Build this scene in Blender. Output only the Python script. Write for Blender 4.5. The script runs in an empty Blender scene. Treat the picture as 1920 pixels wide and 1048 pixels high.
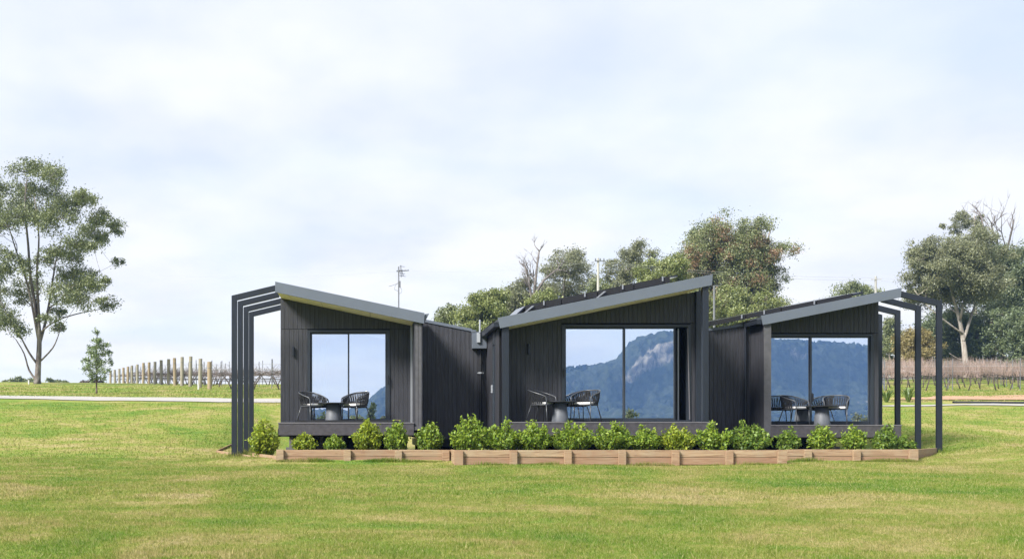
import bpy, bmesh, math, random
import numpy as np
from mathutils import Vector, Matrix, noise

random.seed(7); np.random.seed(7)
S = bpy.context.scene
COL = S.collection

# ------------------------------------------------------------------ camera, sky, sun, exposure
F, VX, VY, ZC = 1875.0, 695.0, 805.0, 0.77      # focal length in photo pixels, principal point, eye height
cam_d = bpy.data.cameras.new('camera')
cam_d.sensor_width = 36.0
cam_d.lens = 36.0 * F / 1920.0
cam_d.shift_x = (960 - VX) / 1920.0
cam_d.shift_y = (VY - 524) / 1920.0
cam_d.clip_start = 0.1
cam_d.clip_end = 6000
cam = bpy.data.objects.new('camera', cam_d)
cam.location = (0, 0, ZC)
cam.rotation_euler = (math.radians(90), 0, 0)
COL.objects.link(cam)
S.camera = cam

SUN_DIR = Vector((-0.62, -0.50, 0.66)).normalized()      # towards the sun: left, behind the camera
sun_el = math.asin(SUN_DIR.z)
sun_az = math.atan2(SUN_DIR.x, SUN_DIR.y)
world = bpy.data.worlds.new('World'); S.world = world
world.use_nodes = True
wn, wl = world.node_tree.nodes, world.node_tree.links
wn.clear()
w_out = wn.new('ShaderNodeOutputWorld')
sky = wn.new('ShaderNodeTexSky'); sky.sky_type = 'NISHITA'; sky.sun_disc = False
sky.sun_elevation = sun_el; sky.sun_rotation = sun_az; sky.air_density = 1.0; sky.dust_density = 0.6
bg1 = wn.new('ShaderNodeBackground'); bg1.inputs[1].default_value = 0.06
wl.new(sky.outputs[0], bg1.inputs[0])
tc = wn.new('ShaderNodeTexCoord')
sep = wn.new('ShaderNodeSeparateXYZ'); wl.new(tc.outputs['Generated'], sep.inputs[0])
zz = wn.new('ShaderNodeMath'); zz.operation = 'MAXIMUM'; wl.new(sep.outputs[2], zz.inputs[0]); zz.inputs[1].default_value = 0.0
za = wn.new('ShaderNodeMath'); za.operation = 'ADD'; wl.new(zz.outputs[0], za.inputs[0]); za.inputs[1].default_value = 0.22
dx = wn.new('ShaderNodeMath'); dx.operation = 'DIVIDE'; wl.new(sep.outputs[0], dx.inputs[0]); wl.new(za.outputs[0], dx.inputs[1])
dy = wn.new('ShaderNodeMath'); dy.operation = 'DIVIDE'; wl.new(sep.outputs[1], dy.inputs[0]); wl.new(za.outputs[0], dy.inputs[1])
cmb = wn.new('ShaderNodeCombineXYZ'); wl.new(dx.outputs[0], cmb.inputs[0]); wl.new(dy.outputs[0], cmb.inputs[1])
n1 = wn.new('ShaderNodeTexNoise'); n1.inputs['Scale'].default_value = 1.15; n1.inputs['Detail'].default_value = 5; n1.inputs['Roughness'].default_value = 0.52
n1.inputs['Distortion'].default_value = 0.4
wl.new(cmb.outputs[0], n1.inputs['Vector'])
cr = wn.new('ShaderNodeValToRGB')
cr.color_ramp.elements[0].position = 0.36; cr.color_ramp.elements[0].color = (0.80, 0.80, 0.80, 1)
cr.color_ramp.elements[1].position = 0.56; cr.color_ramp.elements[1].color = (1, 1, 1, 1)
wl.new(n1.outputs[0], cr.inputs[0])
n2 = wn.new('ShaderNodeTexNoise'); n2.inputs['Scale'].default_value = 2.3; n2.inputs['Detail'].default_value = 6; n2.inputs['Roughness'].default_value = 0.5
wl.new(cmb.outputs[0], n2.inputs['Vector'])
cc = wn.new('ShaderNodeValToRGB')
cc.color_ramp.elements[0].position = 0.34; cc.color_ramp.elements[0].color = (0.218, 0.231, 0.264, 1)
cc.color_ramp.elements[1].position = 0.60; cc.color_ramp.elements[1].color = (0.268, 0.2705, 0.280, 1)
wl.new(n2.outputs[0], cc.inputs[0])
bg2 = wn.new('ShaderNodeBackground'); bg2.inputs[1].default_value = 1.0
wl.new(cc.outputs[0], bg2.inputs[0])
mx = wn.new('ShaderNodeMixShader')
wl.new(cr.outputs[0], mx.inputs[0]); wl.new(bg1.outputs[0], mx.inputs[1]); wl.new(bg2.outputs[0], mx.inputs[2])
wl.new(mx.outputs[0], w_out.inputs[0])

sun_d = bpy.data.lights.new('sun', 'SUN')
sun_d.energy = 2.4; sun_d.angle = math.radians(16); sun_d.color = (1.0, 0.965, 0.91)
sun = bpy.data.objects.new('sun', sun_d)
sun.rotation_euler = SUN_DIR.to_track_quat('Z', 'Y').to_euler()
sun.location = SUN_DIR * 60
COL.objects.link(sun)

S.view_settings.view_transform = 'Standard'
S.view_settings.look = 'None'
S.view_settings.exposure = 1.95
S.view_settings.gamma = 1.0
S.view_settings.use_curve_mapping = False
S.render.engine = 'CYCLES'
S.cycles.use_denoising = True
S.cycles.max_bounces = 8
S.cycles.transparent_max_bounces = 8
S.cycles.volume_bounces = 1

# ------------------------------------------------------------------ helpers
def PX(px, Y): return (px - VX) / F * Y
def PZ(py, Y): return ZC + (VY - py) / F * Y
def PT(px, py, Y): return Vector((PX(px, Y), Y, PZ(py, Y)))

def link(o, parent=None):
    COL.objects.link(o)
    if parent is not None: o.parent = parent
    return o

def thing(name, label, cat, loc=(0, 0, 0), rz=0.0, group=None):
    o = bpy.data.objects.new(name, None)
    o.empty_display_size = 0.2
    o.location = loc; o.rotation_euler = (0, 0, rz)
    o['label'] = label; o['category'] = cat; o['kind'] = 'thing'
    if group: o['group'] = group
    return link(o)

def tag(o, label=None, cat=None, group=None, kind=None):
    if label: o['label'] = label
    if cat: o['category'] = cat
    if group: o['group'] = group
    if kind: o['kind'] = kind
    return o

class MB:
    """collects simple shapes into one mesh"""
    def __init__(s): s.v = []; s.f = []
    def poly(s, pts, faces):
        b = len(s.v); s.v += [tuple(p) for p in pts]; s.f += [tuple(i + b for i in q) for q in faces]; return s
    def box(s, x0, x1, y0, y1, z0, z1):
        return s.poly([(x0,y0,z0),(x1,y0,z0),(x1,y1,z0),(x0,y1,z0),(x0,y0,z1),(x1,y0,z1),(x1,y1,z1),(x0,y1,z1)],
                      [(0,3,2,1),(4,5,6,7),(0,1,5,4),(1,2,6,5),(2,3,7,6),(3,0,4,7)])
    def prism(s, prof, y0, y1):
        """profile [(x,z)...] counter-clockwise seen from -Y, extruded along Y"""
        n = len(prof)
        pts = [(x, y0, z) for x, z in prof] + [(x, y1, z) for x, z in prof]
        fs = [tuple(range(n)), tuple(range(2*n-1, n-1, -1))]
        fs += [(i, n+i, n+(i+1) % n, (i+1) % n) for i in range(n)]
        return s.poly(pts, fs)
    def tube(s, path, rad, n=6, caps=True):
        path = [Vector(p) for p in path]
        if not hasattr(rad, '__len__'): rad = [rad] * len(path)
        b = len(s.v); m = len(path)
        ref = None
        for i, p in enumerate(path):
            t = (path[min(i+1, m-1)] - path[max(i-1, 0)])
            if t.length < 1e-9: t = Vector((0, 0, 1))
            t.normalize()
            if ref is None: ref = Vector((1, 0, 0)) if abs(t.x) < 0.8 else Vector((0, 1, 0))
            a = (ref - t * ref.dot(t))
            if a.length < 1e-6: a = t.orthogonal()
            a.normalize(); ref = a; c = t.cross(a)
            for k in range(n):
                an = 2 * math.pi * k / n
                q = p + (a * math.cos(an) + c * math.sin(an)) * rad[i]
                s.v.append((q.x, q.y, q.z))
        for i in range(m-1):
            for k in range(n):
                k2 = (k+1) % n
                s.f.append((b+i*n+k, b+i*n+k2, b+(i+1)*n+k2, b+(i+1)*n+k))
        if caps:
            s.f.append(tuple(b+k for k in range(n-1, -1, -1)))
            s.f.append(tuple(b+(m-1)*n+k for k in range(n)))
        return s
    def lathe(s, prof, n=20, c=(0, 0, 0)):
        b = len(s.v); m = len(prof)
        for r, z in prof:
            for k in range(n):
                a = 2*math.pi*k/n
                s.v.append((c[0]+r*math.cos(a), c[1]+r*math.sin(a), c[2]+z))
        for i in range(m-1):
            for k in range(n):
                k2 = (k+1) % n
                s.f.append((b+i*n+k, b+i*n+k2, b+(i+1)*n+k2, b+(i+1)*n+k))
        s.f.append(tuple(b+k for k in range(n-1, -1, -1)))
        s.f.append(tuple(b+(m-1)*n+k for k in range(n)))
        return s
    def mesh(s, name, mat, smooth=False):
        me = bpy.data.meshes.new(name)
        me.from_pydata(s.v, [], s.f); me.update()
        if mat: me.materials.append(mat)
        if smooth: me.polygons.foreach_set('use_smooth', [True]*len(me.polygons))
        return me
    def build(s, name, mat, parent=None, smooth=False, bevel=0.0, seg=2):
        o = bpy.data.objects.new(name, s.mesh(name, mat, smooth))
        if bevel:
            m = o.modifiers.new('bevel', 'BEVEL'); m.width = bevel; m.segments = seg; m.limit_method = 'ANGLE'
        return link(o, parent)

def np_mesh(name, verts, faces, mat, attrs=None):
    """verts (N,3), faces (M,k) numpy"""
    me = bpy.data.meshes.new(name)
    n, (m, k) = len(verts), faces.shape
    me.vertices.add(n); me.vertices.foreach_set('co', np.ascontiguousarray(verts, dtype=np.float32).ravel())
    me.loops.add(m*k); me.loops.foreach_set('vertex_index', np.ascontiguousarray(faces, dtype=np.int32).ravel())
    me.polygons.add(m); me.polygons.foreach_set('loop_start', np.arange(0, m*k, k, dtype=np.int32))
    me.update(calc_edges=True)
    for an, val in (attrs or {}).items():
        a = me.attributes.new(an, 'FLOAT', 'POINT'); a.data.foreach_set('value', np.ascontiguousarray(val, dtype=np.float32))
    if mat: me.materials.append(mat)
    return me

# ------------------------------------------------------------------ materials
class NT:
    def __init__(s, name):
        s.m = bpy.data.materials.new(name); s.m.use_nodes = True
        s.t = s.m.node_tree; s.n = s.t.nodes; s.n.clear()
        s.out = s.n.new('ShaderNodeOutputMaterial')
    def add(s, typ, **kw):
        nd = s.n.new('ShaderNode' + typ)
        for k, v in kw.items():
            if k.startswith('_'): setattr(nd, k[1:], v)
            else:
                key = int(k[1:]) if k[0] == 'i' and k[1:].isdigit() else k.replace('__', ' ')
                s.put(nd.inputs[key], v)
        return nd
    def put(s, sock, v):
        if isinstance(v, bpy.types.NodeSocket): s.t.links.new(v, sock)
        elif hasattr(v, 'outputs'): s.t.links.new(v.outputs[0], sock)
        else: sock.default_value = v
    def ramp(s, fac, *stops):
        r = s.n.new('ShaderNodeValToRGB'); e = r.color_ramp.elements
        while len(e) < len(stops): e.new(0.5)
        for el, (p, c) in zip(e, stops):
            el.position = p; el.color = tuple(c) + (1,) if len(c) == 3 else c
        s.put(r.inputs[0], fac); return r.outputs[0]
    def mix(s, fac, a, b, blend='MIX'):
        m = s.n.new('ShaderNodeMix'); m.data_type = 'RGBA'; m.blend_type = blend
        s.put(m.inputs[0], fac); 
        for sock, v in ((m.inputs[6], a), (m.inputs[7], b)):
            if isinstance(v, (tuple, list)) and len(v) == 3: v = tuple(v) + (1,)
            s.put(sock, v)
        return m.outputs[2]
    def math(s, op, a, b=0.0):
        m = s.n.new('ShaderNodeMath'); m.operation = op; s.put(m.inputs[0], a); s.put(m.inputs[1], b); return m.outputs[0]
    def pos(s): return s.n.new('ShaderNodeNewGeometry').outputs['Position']
    def obj(s): return s.n.new('ShaderNodeTexCoord').outputs['Object']
    def orand(s): return s.n.new('ShaderNodeObjectInfo').outputs['Random']
    def attr(s, name):
        a = s.n.new('ShaderNodeAttribute'); a.attribute_name = name; return a.outputs['Fac']
    def mapv(s, v, scale=(1, 1, 1), loc=None):
        m = s.n.new('ShaderNodeMapping'); s.put(m.inputs[0], v); m.inputs['Scale'].default_value = scale
        if loc is not None: s.put(m.inputs['Location'], loc)
        return m.outputs[0]
    def noise(s, v, scale, detail=3, rough=0.55, dist=0.0):
        n = s.n.new('ShaderNodeTexNoise'); s.put(n.inputs['Vector'], v)
        n.inputs['Scale'].default_value = scale; n.inputs['Detail'].default_value = detail
        n.inputs['Roughness'].default_value = rough; n.inputs['Distortion'].default_value = dist
        return n.outputs[0]
    def bump(s, h, strength=0.3, dist=0.01):
        b = s.n.new('ShaderNodeBump'); b.inputs['Strength'].default_value = strength; b.inputs['Distance'].default_value = dist
        s.put(b.inputs['Height'], h); return b.outputs[0]
    def pbr(s, col, rough=0.6, metal=0.0, normal=None, spec=0.5):
        p = s.n.new('ShaderNodeBsdfPrincipled')
        if isinstance(col, (tuple, list)) and len(col) == 3: col = tuple(col) + (1,)
        s.put(p.inputs['Base Color'], col); s.put(p.inputs['Roughness'], rough); p.inputs['Metallic'].default_value = metal
        p.inputs['Specular IOR Level'].default_value = spec
        if normal is not None: s.put(p.inputs['Normal'], normal)
        s.t.links.new(p.outputs[0], s.out.inputs[0]); return s.m

def simple(name, col, rough=0.5, metal=0.0, spec=0.5, var=0.12, scale=6.0, bump=0.0):
    t = NT(name); o = t.obj()
    n = t.noise(o, scale, 4)
    c = t.mix(t.ramp(n, (0.3, (0, 0, 0)), (0.7, (1, 1, 1))), tuple(x*(1-var) for x in col), tuple(min(1, x*(1+var)) for x in col))
    nm = t.bump(t.noise(o, scale*12, 3), bump, 0.004) if bump else None
    return t.pbr(c, rough, metal, nm, spec)

def m_cladding():
    t = NT('charcoal_cladding'); p = t.pos(); r = t.orand()
    off = t.add('CombineXYZ'); t.put(off.inputs[2], t.math('MULTIPLY', r, 37.0))
    v = t.mapv(p, (38, 38, 1.3), off.outputs[0])
    g = t.noise(v, 1.0, 6, 0.62, 0.6)
    v2 = t.mapv(p, (120, 120, 5), off.outputs[0])
    g2 = t.noise(v2, 1.0, 3, 0.6)
    c = t.ramp(g, (0.32, (0.020, 0.0205, 0.0245)), (0.52, (0.036, 0.0365, 0.043)), (0.74, (0.066, 0.0665, 0.076)))
    c = t.mix(t.math('MULTIPLY', r, 0.35), c, (0.044, 0.0445, 0.052))
    h = t.math('ADD', g, t.math('MULTIPLY', g2, 0.5))
    return t.pbr(c, t.ramp(g, (0.3, (0.62,)*3), (0.8, (0.45,)*3)), 0, t.bump(h, 0.55, 0.006), 0.35)

def m_sleeper(name='treated_pine', damp=0.0):
    t = NT(name); p = t.pos(); r = t.orand()
    off = t.add('CombineXYZ'); t.put(off.inputs[0], t.math('MULTIPLY', r, 53.0)); t.put(off.inputs[2], t.math('MULTIPLY', r, 11.0))
    v = t.mapv(p, (1.6, 24, 30), off.outputs[0])
    g = t.noise(v, 1.0, 6, 0.6, 1.2)
    kn = t.n.new('ShaderNodeTexVoronoi'); t.put(kn.inputs['Vector'], t.mapv(p, (2.2, 5, 6), off.outputs[0])); kn.inputs['Scale'].default_value = 1.0
    knot = t.ramp(kn.outputs[0], (0.05, (1, 1, 1)), (0.16, (0, 0, 0)))
    c = t.ramp(g, (0.30, (0.17, 0.105, 0.062)), (0.5, (0.32, 0.22, 0.135)), (0.70, (0.44, 0.335, 0.22)))
    c = t.mix(t.math('MULTIPLY', r, 0.55), c, (0.26, 0.15, 0.095))
    c = t.mix(t.math('MULTIPLY', knot, 0.6), c, (0.13, 0.065, 0.03))
    st = t.noise(p, 3.0, 4)
    c = t.mix(t.ramp(st, (0.45, (0, 0, 0)), (0.75, (0.6,)*3)), c, (0.30, 0.25, 0.17))
    if damp: c = t.mix(damp, c, (0.23, 0.125, 0.08))
    return t.pbr(c, 0.8, 0, t.bump(g, 0.5, 0.006), 0.2)

def m_postwood():
    t = NT('weathered_post'); p = t.pos(); r = t.orand()
    v = t.mapv(p, (12, 12, 1.5)); g = t.noise(v, 1.0, 5, 0.6, 0.5)
    c = t.ramp(g, (0.3, (0.19, 0.17, 0.125)), (0.7, (0.35, 0.32, 0.25)))
    c = t.mix(t.ramp(r, (0.65, (0, 0, 0)), (0.85, (0.45,)*3)), c, (0.34, 0.23, 0.12))
    return t.pbr(c, 0.85, 0, t.bump(g, 0.5, 0.01), 0.2)

def grass_color(t, p):
    warp = t.noise(p, 0.25, 3)
    a = t.noise(t.mapv(p, (1.0, 0.8, 0)), 0.28, 5, 0.60, 0.8)
    b = t.noise(t.mapv(p, (0.7, 1.1, 0), (13, 5, 0)), 1.25, 5, 0.62, 0.4)
    d = t.noise(t.mapv(p, (1, 1, 0), (3, 31, 0)), 7.0, 4, 0.6)
    k = t.math('ADD', t.math('MULTIPLY', a, 0.44), t.math('ADD', t.math('MULTIPLY', b, 0.34), t.math('MULTIPLY', d, 0.22)))
    k = t.math('ADD', t.math('MULTIPLY', t.math('SUBTRACT', k, 0.5), 2.5), 0.5)
    c = t.ramp(k, (0.22, (0.092, 0.195, 0.026)), (0.38, (0.170, 0.252, 0.038)), (0.52, (0.255, 0.276, 0.062)), (0.65, (0.365, 0.315, 0.124)), (0.82, (0.44, 0.35, 0.19)))
    bare = t.ramp(t.math('ADD', t.math('MULTIPLY', b, 0.6), t.math('MULTIPLY', d, 0.4)), (0.62, (0, 0, 0)), (0.72, (0.55,)*3))
    return t.mix(bare, c, (0.44, 0.30, 0.18)), d

def m_lawn():
    t = NT('lawn_ground'); p = t.pos()
    c, d = grass_color(t, p)
    fine = t.noise(t.mapv(p, (1, 1, 0)), 45, 4, 0.7)
    c = t.mix(t.ramp(fine, (0.3, (0.4,)*3), (0.7, (0,)*3)), c, (0.14, 0.16, 0.04))
    h = t.math('ADD', fine, t.math('MULTIPLY', d, 1.5))
    return t.pbr(c, 0.95, 0, t.bump(h, 0.7, 0.04), 0.1)

def m_blade():
    t = NT('grass_blade'); p = t.pos()
    c, d = grass_color(t, p)
    r = t.attr('rnd')
    g3 = t.noise(t.mapv(p, (1, 1, 0)), 24, 3, 0.7)
    c = t.mix(t.ramp(g3, (0.36, (0.55,)*3), (0.52, (0,)*3)), c, (0.07, 0.14, 0.016))
    c = t.mix(t.ramp(g3, (0.54, (0,)*3), (0.70, (0.5,)*3)), c, (0.46, 0.42, 0.18))
    c = t.mix(t.ramp(r, (0.0, (0.75,)*3), (0.42, (0,)*3)), c, (0.085, 0.17, 0.016))
    c = t.mix(t.ramp(r, (0.70, (0,)*3), (1.0, (0.8,)*3)), c, (0.54, 0.47, 0.24))
    di = t.n.new('ShaderNodeBsdfDiffuse'); t.put(di.inputs[0], c)
    tr = t.n.new('ShaderNodeBsdfTranslucent'); t.put(tr.inputs[0], c)
    m = t.n.new('ShaderNodeMixShader'); m.inputs[0].default_value = 0.45
    t.t.links.new(di.outputs[0], m.inputs[1]); t.t.links.new(tr.outputs[0], m.inputs[2]); t.t.links.new(m.outputs[0], t.out.inputs[0])
    return t.m

def m_leaf(name, dark, mid, light, trans=0.3, gloss=0.12, rough=0.45, alt=None, alt_at=0.85):
    t = NT(name); r = t.attr('rnd'); q = t.attr('clump')
    c = t.ramp(r, (0.0, dark), (0.5, mid), (1.0, light))
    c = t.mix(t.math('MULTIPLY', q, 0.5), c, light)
    if alt: c = t.mix(t.ramp(q, (alt_at, (0,)*3), (alt_at+0.03, (0.85,)*3)), c, alt)
    di = t.n.new('ShaderNodeBsdfDiffuse'); t.put(di.inputs[0], c)
    tr = t.n.new('ShaderNodeBsdfTranslucent'); t.put(tr.inputs[0], c)
    gl = t.n.new('ShaderNodeBsdfGlossy'); gl.inputs[0].default_value = (0.8, 0.85, 0.8, 1); gl.inputs['Roughness'].default_value = rough
    m = t.n.new('ShaderNodeMixShader'); m.inputs[0].default_value = trans
    m2 = t.n.new('ShaderNodeMixShader'); m2.inputs[0].default_value = gloss * 0.35
    L = t.t.links.new
    L(di.outputs[0], m.inputs[1]); L(tr.outputs[0], m.inputs[2]); L(m.outputs[0], m2.inputs[1]); L(gl.outputs[0], m2.inputs[2]); L(m2.outputs[0], t.out.inputs[0])
    return t.m

def m_bark(name, a, b, c3):
    t = NT(name); p = t.pos()
    n = t.noise(t.mapv(p, (3, 3, 0.7)), 1.2, 5, 0.6, 0.7)
    f = t.noise(t.mapv(p, (9, 9, 2)), 1.5, 4, 0.6)
    c = t.ramp(n, (0.32, a), (0.5, b), (0.68, c3))
    return t.pbr(c, 0.85, 0, t.bump(f, 0.5, 0.05), 0.2)

def m_glass():
    t = NT('reflective_glass')
    g = t.n.new('ShaderNodeBsdfGlossy'); g.inputs[0].default_value = (0.93, 0.96, 0.985, 1); g.inputs['Roughness'].default_value = 0.0
    nz = t.noise(t.obj(), 0.9, 2); t.put(g.inputs['Normal'], t.bump(nz, 0.02, 0.02))
    tr = t.n.new('ShaderNodeBsdfTransparent'); tr.inputs[0].default_value = (0.55, 0.60, 0.64, 1)
    m = t.n.new('ShaderNodeMixShader'); m.inputs[0].default_value = 0.86
    L = t.t.links.new
    L(tr.outputs[0], m.inputs[1]); L(g.outputs[0], m.inputs[2]); L(m.outputs[0], t.out.inputs[0])
    return t.m

def m_gravel(name, a, b, sc=30):
    t = NT(name); p = t.pos()
    v = t.n.new('ShaderNodeTexVoronoi'); t.put(v.inputs['Vector'], p); v.inputs['Scale'].default_value = sc
    n = t.noise(p, 1.3, 5)
    c = t.mix(v.outputs['Color'], a, b)
    c = t.mix(t.ramp(n, (0.4, (0,)*3), (0.7, (0.5,)*3)), c, tuple(x*0.8 for x in a))
    return t.pbr(c, 0.95, 0, t.bump(v.outputs[0], 0.6, 0.02), 0.15)

def m_soil():
    t = NT('mulch_soil'); p = t.pos()
    n = t.noise(p, 18, 6, 0.7); c = t.ramp(n, (0.3, (0.045, 0.032, 0.022)), (0.7, (0.15, 0.105, 0.07)))
    return t.pbr(c, 0.95, 0, t.bump(n, 0.8, 0.05), 0.1)

def m_mountain():
    t = NT('forest_and_rock'); p = t.pos()
    steep = t.attr('rock')
    n = t.noise(t.mapv(p, (0.09, 0.09, 0.018)), 1.0, 6, 0.7)
    f = t.noise(p, 0.09, 5, 0.7)
    forest = t.ramp(f, (0.36, (0.006, 0.011, 0.008)), (0.64, (0.052, 0.062, 0.034)))
    rock = t.ramp(n, (0.40, (0.05, 0.05, 0.04)), (0.62, (0.30, 0.26, 0.21)))
    k = t.ramp(t.math('MULTIPLY', steep, t.math('ADD', n, 0.3)), (0.34, (0,)*3), (0.5, (1,)*3))
    return t.pbr(t.mix(k, forest, rock), 0.95, 0, None, 0.05)

M = {
 'clad': m_cladding(), 'sleeper': m_sleeper(), 'sleeper_low': m_sleeper('soil_stained_pine', 0.45), 'post': m_postwood(), 'lawn': m_lawn(), 'blade': m_blade(),
 'glass': m_glass(), 'soil': m_soil(), 'mountain': m_mountain(),
 'steel': simple('blue_grey_steel', (0.105, 0.122, 0.150), 0.42, 0.0, 0.45, 0.05, 2.0, 0.03),
 'posts': simple('charcoal_post_steel', (0.0145, 0.018, 0.025), 0.34, 0.0, 0.45, 0.06, 2.0, 0.02),
 'frame': simple('black_window_frame', (0.022, 0.027, 0.035), 0.35, 0.0, 0.5, 0.05, 3.0),
 'deck': simple('dark_deck_board', (0.060, 0.056, 0.060), 0.6, 0, 0.3, 0.25, 9.0, 0.2),
 'fin': simple('lit_fin_grey', (0.085, 0.084, 0.090), 0.55, 0, 0.3, 0.15, 9.0, 0.2),  # cladding grey lightened to paint the brighter light on the fin fronts
 'decktrim': simple('deck_edge_trim', (0.13, 0.125, 0.13), 0.55, 0, 0.3, 0.1, 9.0),
 'black': simple('matt_black', (0.012, 0.012, 0.014), 0.55, 0, 0.4, 0.1, 5.0),
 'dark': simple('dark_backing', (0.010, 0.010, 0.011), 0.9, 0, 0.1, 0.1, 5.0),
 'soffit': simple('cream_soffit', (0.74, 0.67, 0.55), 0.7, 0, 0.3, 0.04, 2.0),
 'soffit_dark': simple('dark_soffit', (0.10, 0.09, 0.075), 0.7, 0, 0.3, 0.1, 2.0),  # much darker brown for the right cabin's soffit panels
 'roof': simple('metal_roof', (0.075, 0.085, 0.10), 0.4, 0.0, 0.5, 0.05, 2.0),
 'alu': simple('bare_aluminium', (0.34, 0.35, 0.37), 0.4, 0.6, 0.5, 0.05, 5.0),
 'cell': simple('solar_cell_glass', (0.010, 0.012, 0.020), 0.12, 0, 0.5, 0.2, 3.0),
 'pvc': simple('pale_grey_pvc', (0.33, 0.35, 0.38), 0.4, 0, 0.4, 0.05, 5.0),
 'pier': simple('concrete_pier', (0.13, 0.125, 0.12), 0.9, 0, 0.2, 0.15, 8.0, 0.3),
 'rope': simple('charcoal_rope', (0.030, 0.031, 0.034), 0.85, 0, 0.2, 0.25, 30.0, 0.4),
 'chair': simple('grey_chair_tube', (0.060, 0.064, 0.072), 0.35, 0, 0.5, 0.05, 5.0),
 'cushion': simple('white_cushion', (0.74, 0.72, 0.70), 0.9, 0, 0.2, 0.05, 12.0, 0.2),
 'tabletop': simple('black_table_top', (0.018, 0.019, 0.021), 0.4, 0, 0.5, 0.1, 5.0),
 'tablebase': simple('grey_table_cone', (0.095, 0.102, 0.115), 0.55, 0, 0.4, 0.06, 5.0, 0.1),
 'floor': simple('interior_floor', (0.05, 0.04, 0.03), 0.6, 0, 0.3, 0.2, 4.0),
 'curtain': simple('grey_curtain', (0.32, 0.33, 0.35), 0.9, 0, 0.1, 0.08, 8.0),
 'inwall': simple('interior_wall', (0.06, 0.06, 0.065), 0.9, 0, 0.1, 0.05, 4.0),
 'gravel': m_gravel('path_gravel', (0.42, 0.40, 0.37), (0.31, 0.295, 0.275)),
 'dirt': m_gravel('orange_dirt', (0.46, 0.29, 0.19), (0.36, 0.22, 0.14), 9),
 'edging': simple('dark_edging', (0.03, 0.032, 0.036), 0.7),
 'concrete': simple('pale_concrete_pole', (0.38, 0.37, 0.34), 0.8, 0, 0.2, 0.08, 2.0, 0.2),
 'galv': simple('galvanised_steel', (0.15, 0.155, 0.165), 0.5, 0.2, 0.5, 0.1, 5.0),
 'wire': simple('cable_wire', (0.42, 0.43, 0.45), 0.5),
 'hose': simple('black_drip_hose', (0.025, 0.022, 0.022), 0.6),
 'white': simple('white_paint', (0.62, 0.62, 0.61), 0.5, 0, 0.4, 0.05, 3.0),
 'euc': m_leaf('eucalyptus_leaf', (0.081, 0.108, 0.048), (0.152, 0.181, 0.084), (0.254, 0.275, 0.120), 0.25),
 'euc_grey': m_leaf('grey_gum_leaf', (0.096, 0.109, 0.059), (0.165, 0.177, 0.098), (0.262, 0.266, 0.145), 0.25),
 'wattle': m_leaf('wattle_leaf', (0.098, 0.135, 0.040), (0.187, 0.224, 0.070), (0.294, 0.310, 0.114), 0.3),
 'euc_brown': m_leaf('browning_gum_leaf', (0.092, 0.122, 0.053), (0.182, 0.212, 0.092), (0.285, 0.295, 0.130), 0.25, alt=(0.27, 0.15, 0.09), alt_at=0.68),
 'rust': m_leaf('rusty_shrub_leaf', (0.124, 0.106, 0.040), (0.236, 0.193, 0.072), (0.335, 0.271, 0.112), 0.3),
 'darkleaf': m_leaf('dark_leaf', (0.055, 0.076, 0.038), (0.098, 0.130, 0.062), (0.168, 0.199, 0.097), 0.2),
 'young': m_leaf('young_tree_leaf', (0.063, 0.105, 0.034), (0.128, 0.185, 0.056), (0.209, 0.263, 0.078), 0.25, 0.3),
 'shrub': m_leaf('glossy_shrub_leaf', (0.070, 0.135, 0.014), (0.180, 0.285, 0.030), (0.330, 0.410, 0.048), 0.40, 0.07, 0.5),
 'shrub_lime': m_leaf('lime_shrub_leaf', (0.100, 0.160, 0.014), (0.240, 0.320, 0.028), (0.420, 0.460, 0.046), 0.40, 0.07, 0.5),
 'shrub_dark': m_leaf('deep_green_shrub_leaf', (0.052, 0.110, 0.016), (0.130, 0.220, 0.032), (0.250, 0.330, 0.046), 0.38, 0.07, 0.5),
 'strap': m_leaf('strap_leaf', (0.045, 0.085, 0.018), (0.095, 0.150, 0.030), (0.150, 0.210, 0.045), 0.3, 0.2),
 'maroon': m_leaf('maroon_hedge_leaf', (0.05, 0.035, 0.03), (0.085, 0.060, 0.048), (0.12, 0.09, 0.07), 0.2),
 'bark': m_bark('gum_bark', (0.20, 0.165, 0.13), (0.34, 0.30, 0.26), (0.50, 0.46, 0.41)),
 'bark_gum': m_bark('streaky_gum_bark', (0.060, 0.047, 0.040), (0.150, 0.125, 0.108), (0.29, 0.26, 0.235)),
 'bark_dark': m_bark('dark_bark', (0.075, 0.055, 0.045), (0.15, 0.115, 0.09), (0.26, 0.22, 0.18)),
 'bark_white': m_bark('white_gum_bark', (0.19, 0.155, 0.125), (0.33, 0.295, 0.255), (0.44, 0.41, 0.37)),
 'bark_dead': m_bark('dead_grey_wood', (0.10, 0.085, 0.075), (0.16, 0.14, 0.13), (0.23, 0.21, 0.20)),
 'twig': simple('shrub_stem', (0.10, 0.075, 0.05), 0.85),
 'vine_wood': m_bark('vine_wood', (0.060, 0.046, 0.040), (0.105, 0.085, 0.075), (0.17, 0.14, 0.125)),
 'cane': simple('pinkish_cane', (0.29, 0.215, 0.185), 0.8, 0, 0.2, 0.25, 2.0),
 'cane_grey': simple('grey_cane', (0.20, 0.17, 0.165), 0.8, 0, 0.2, 0.25, 2.0),
}

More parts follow.
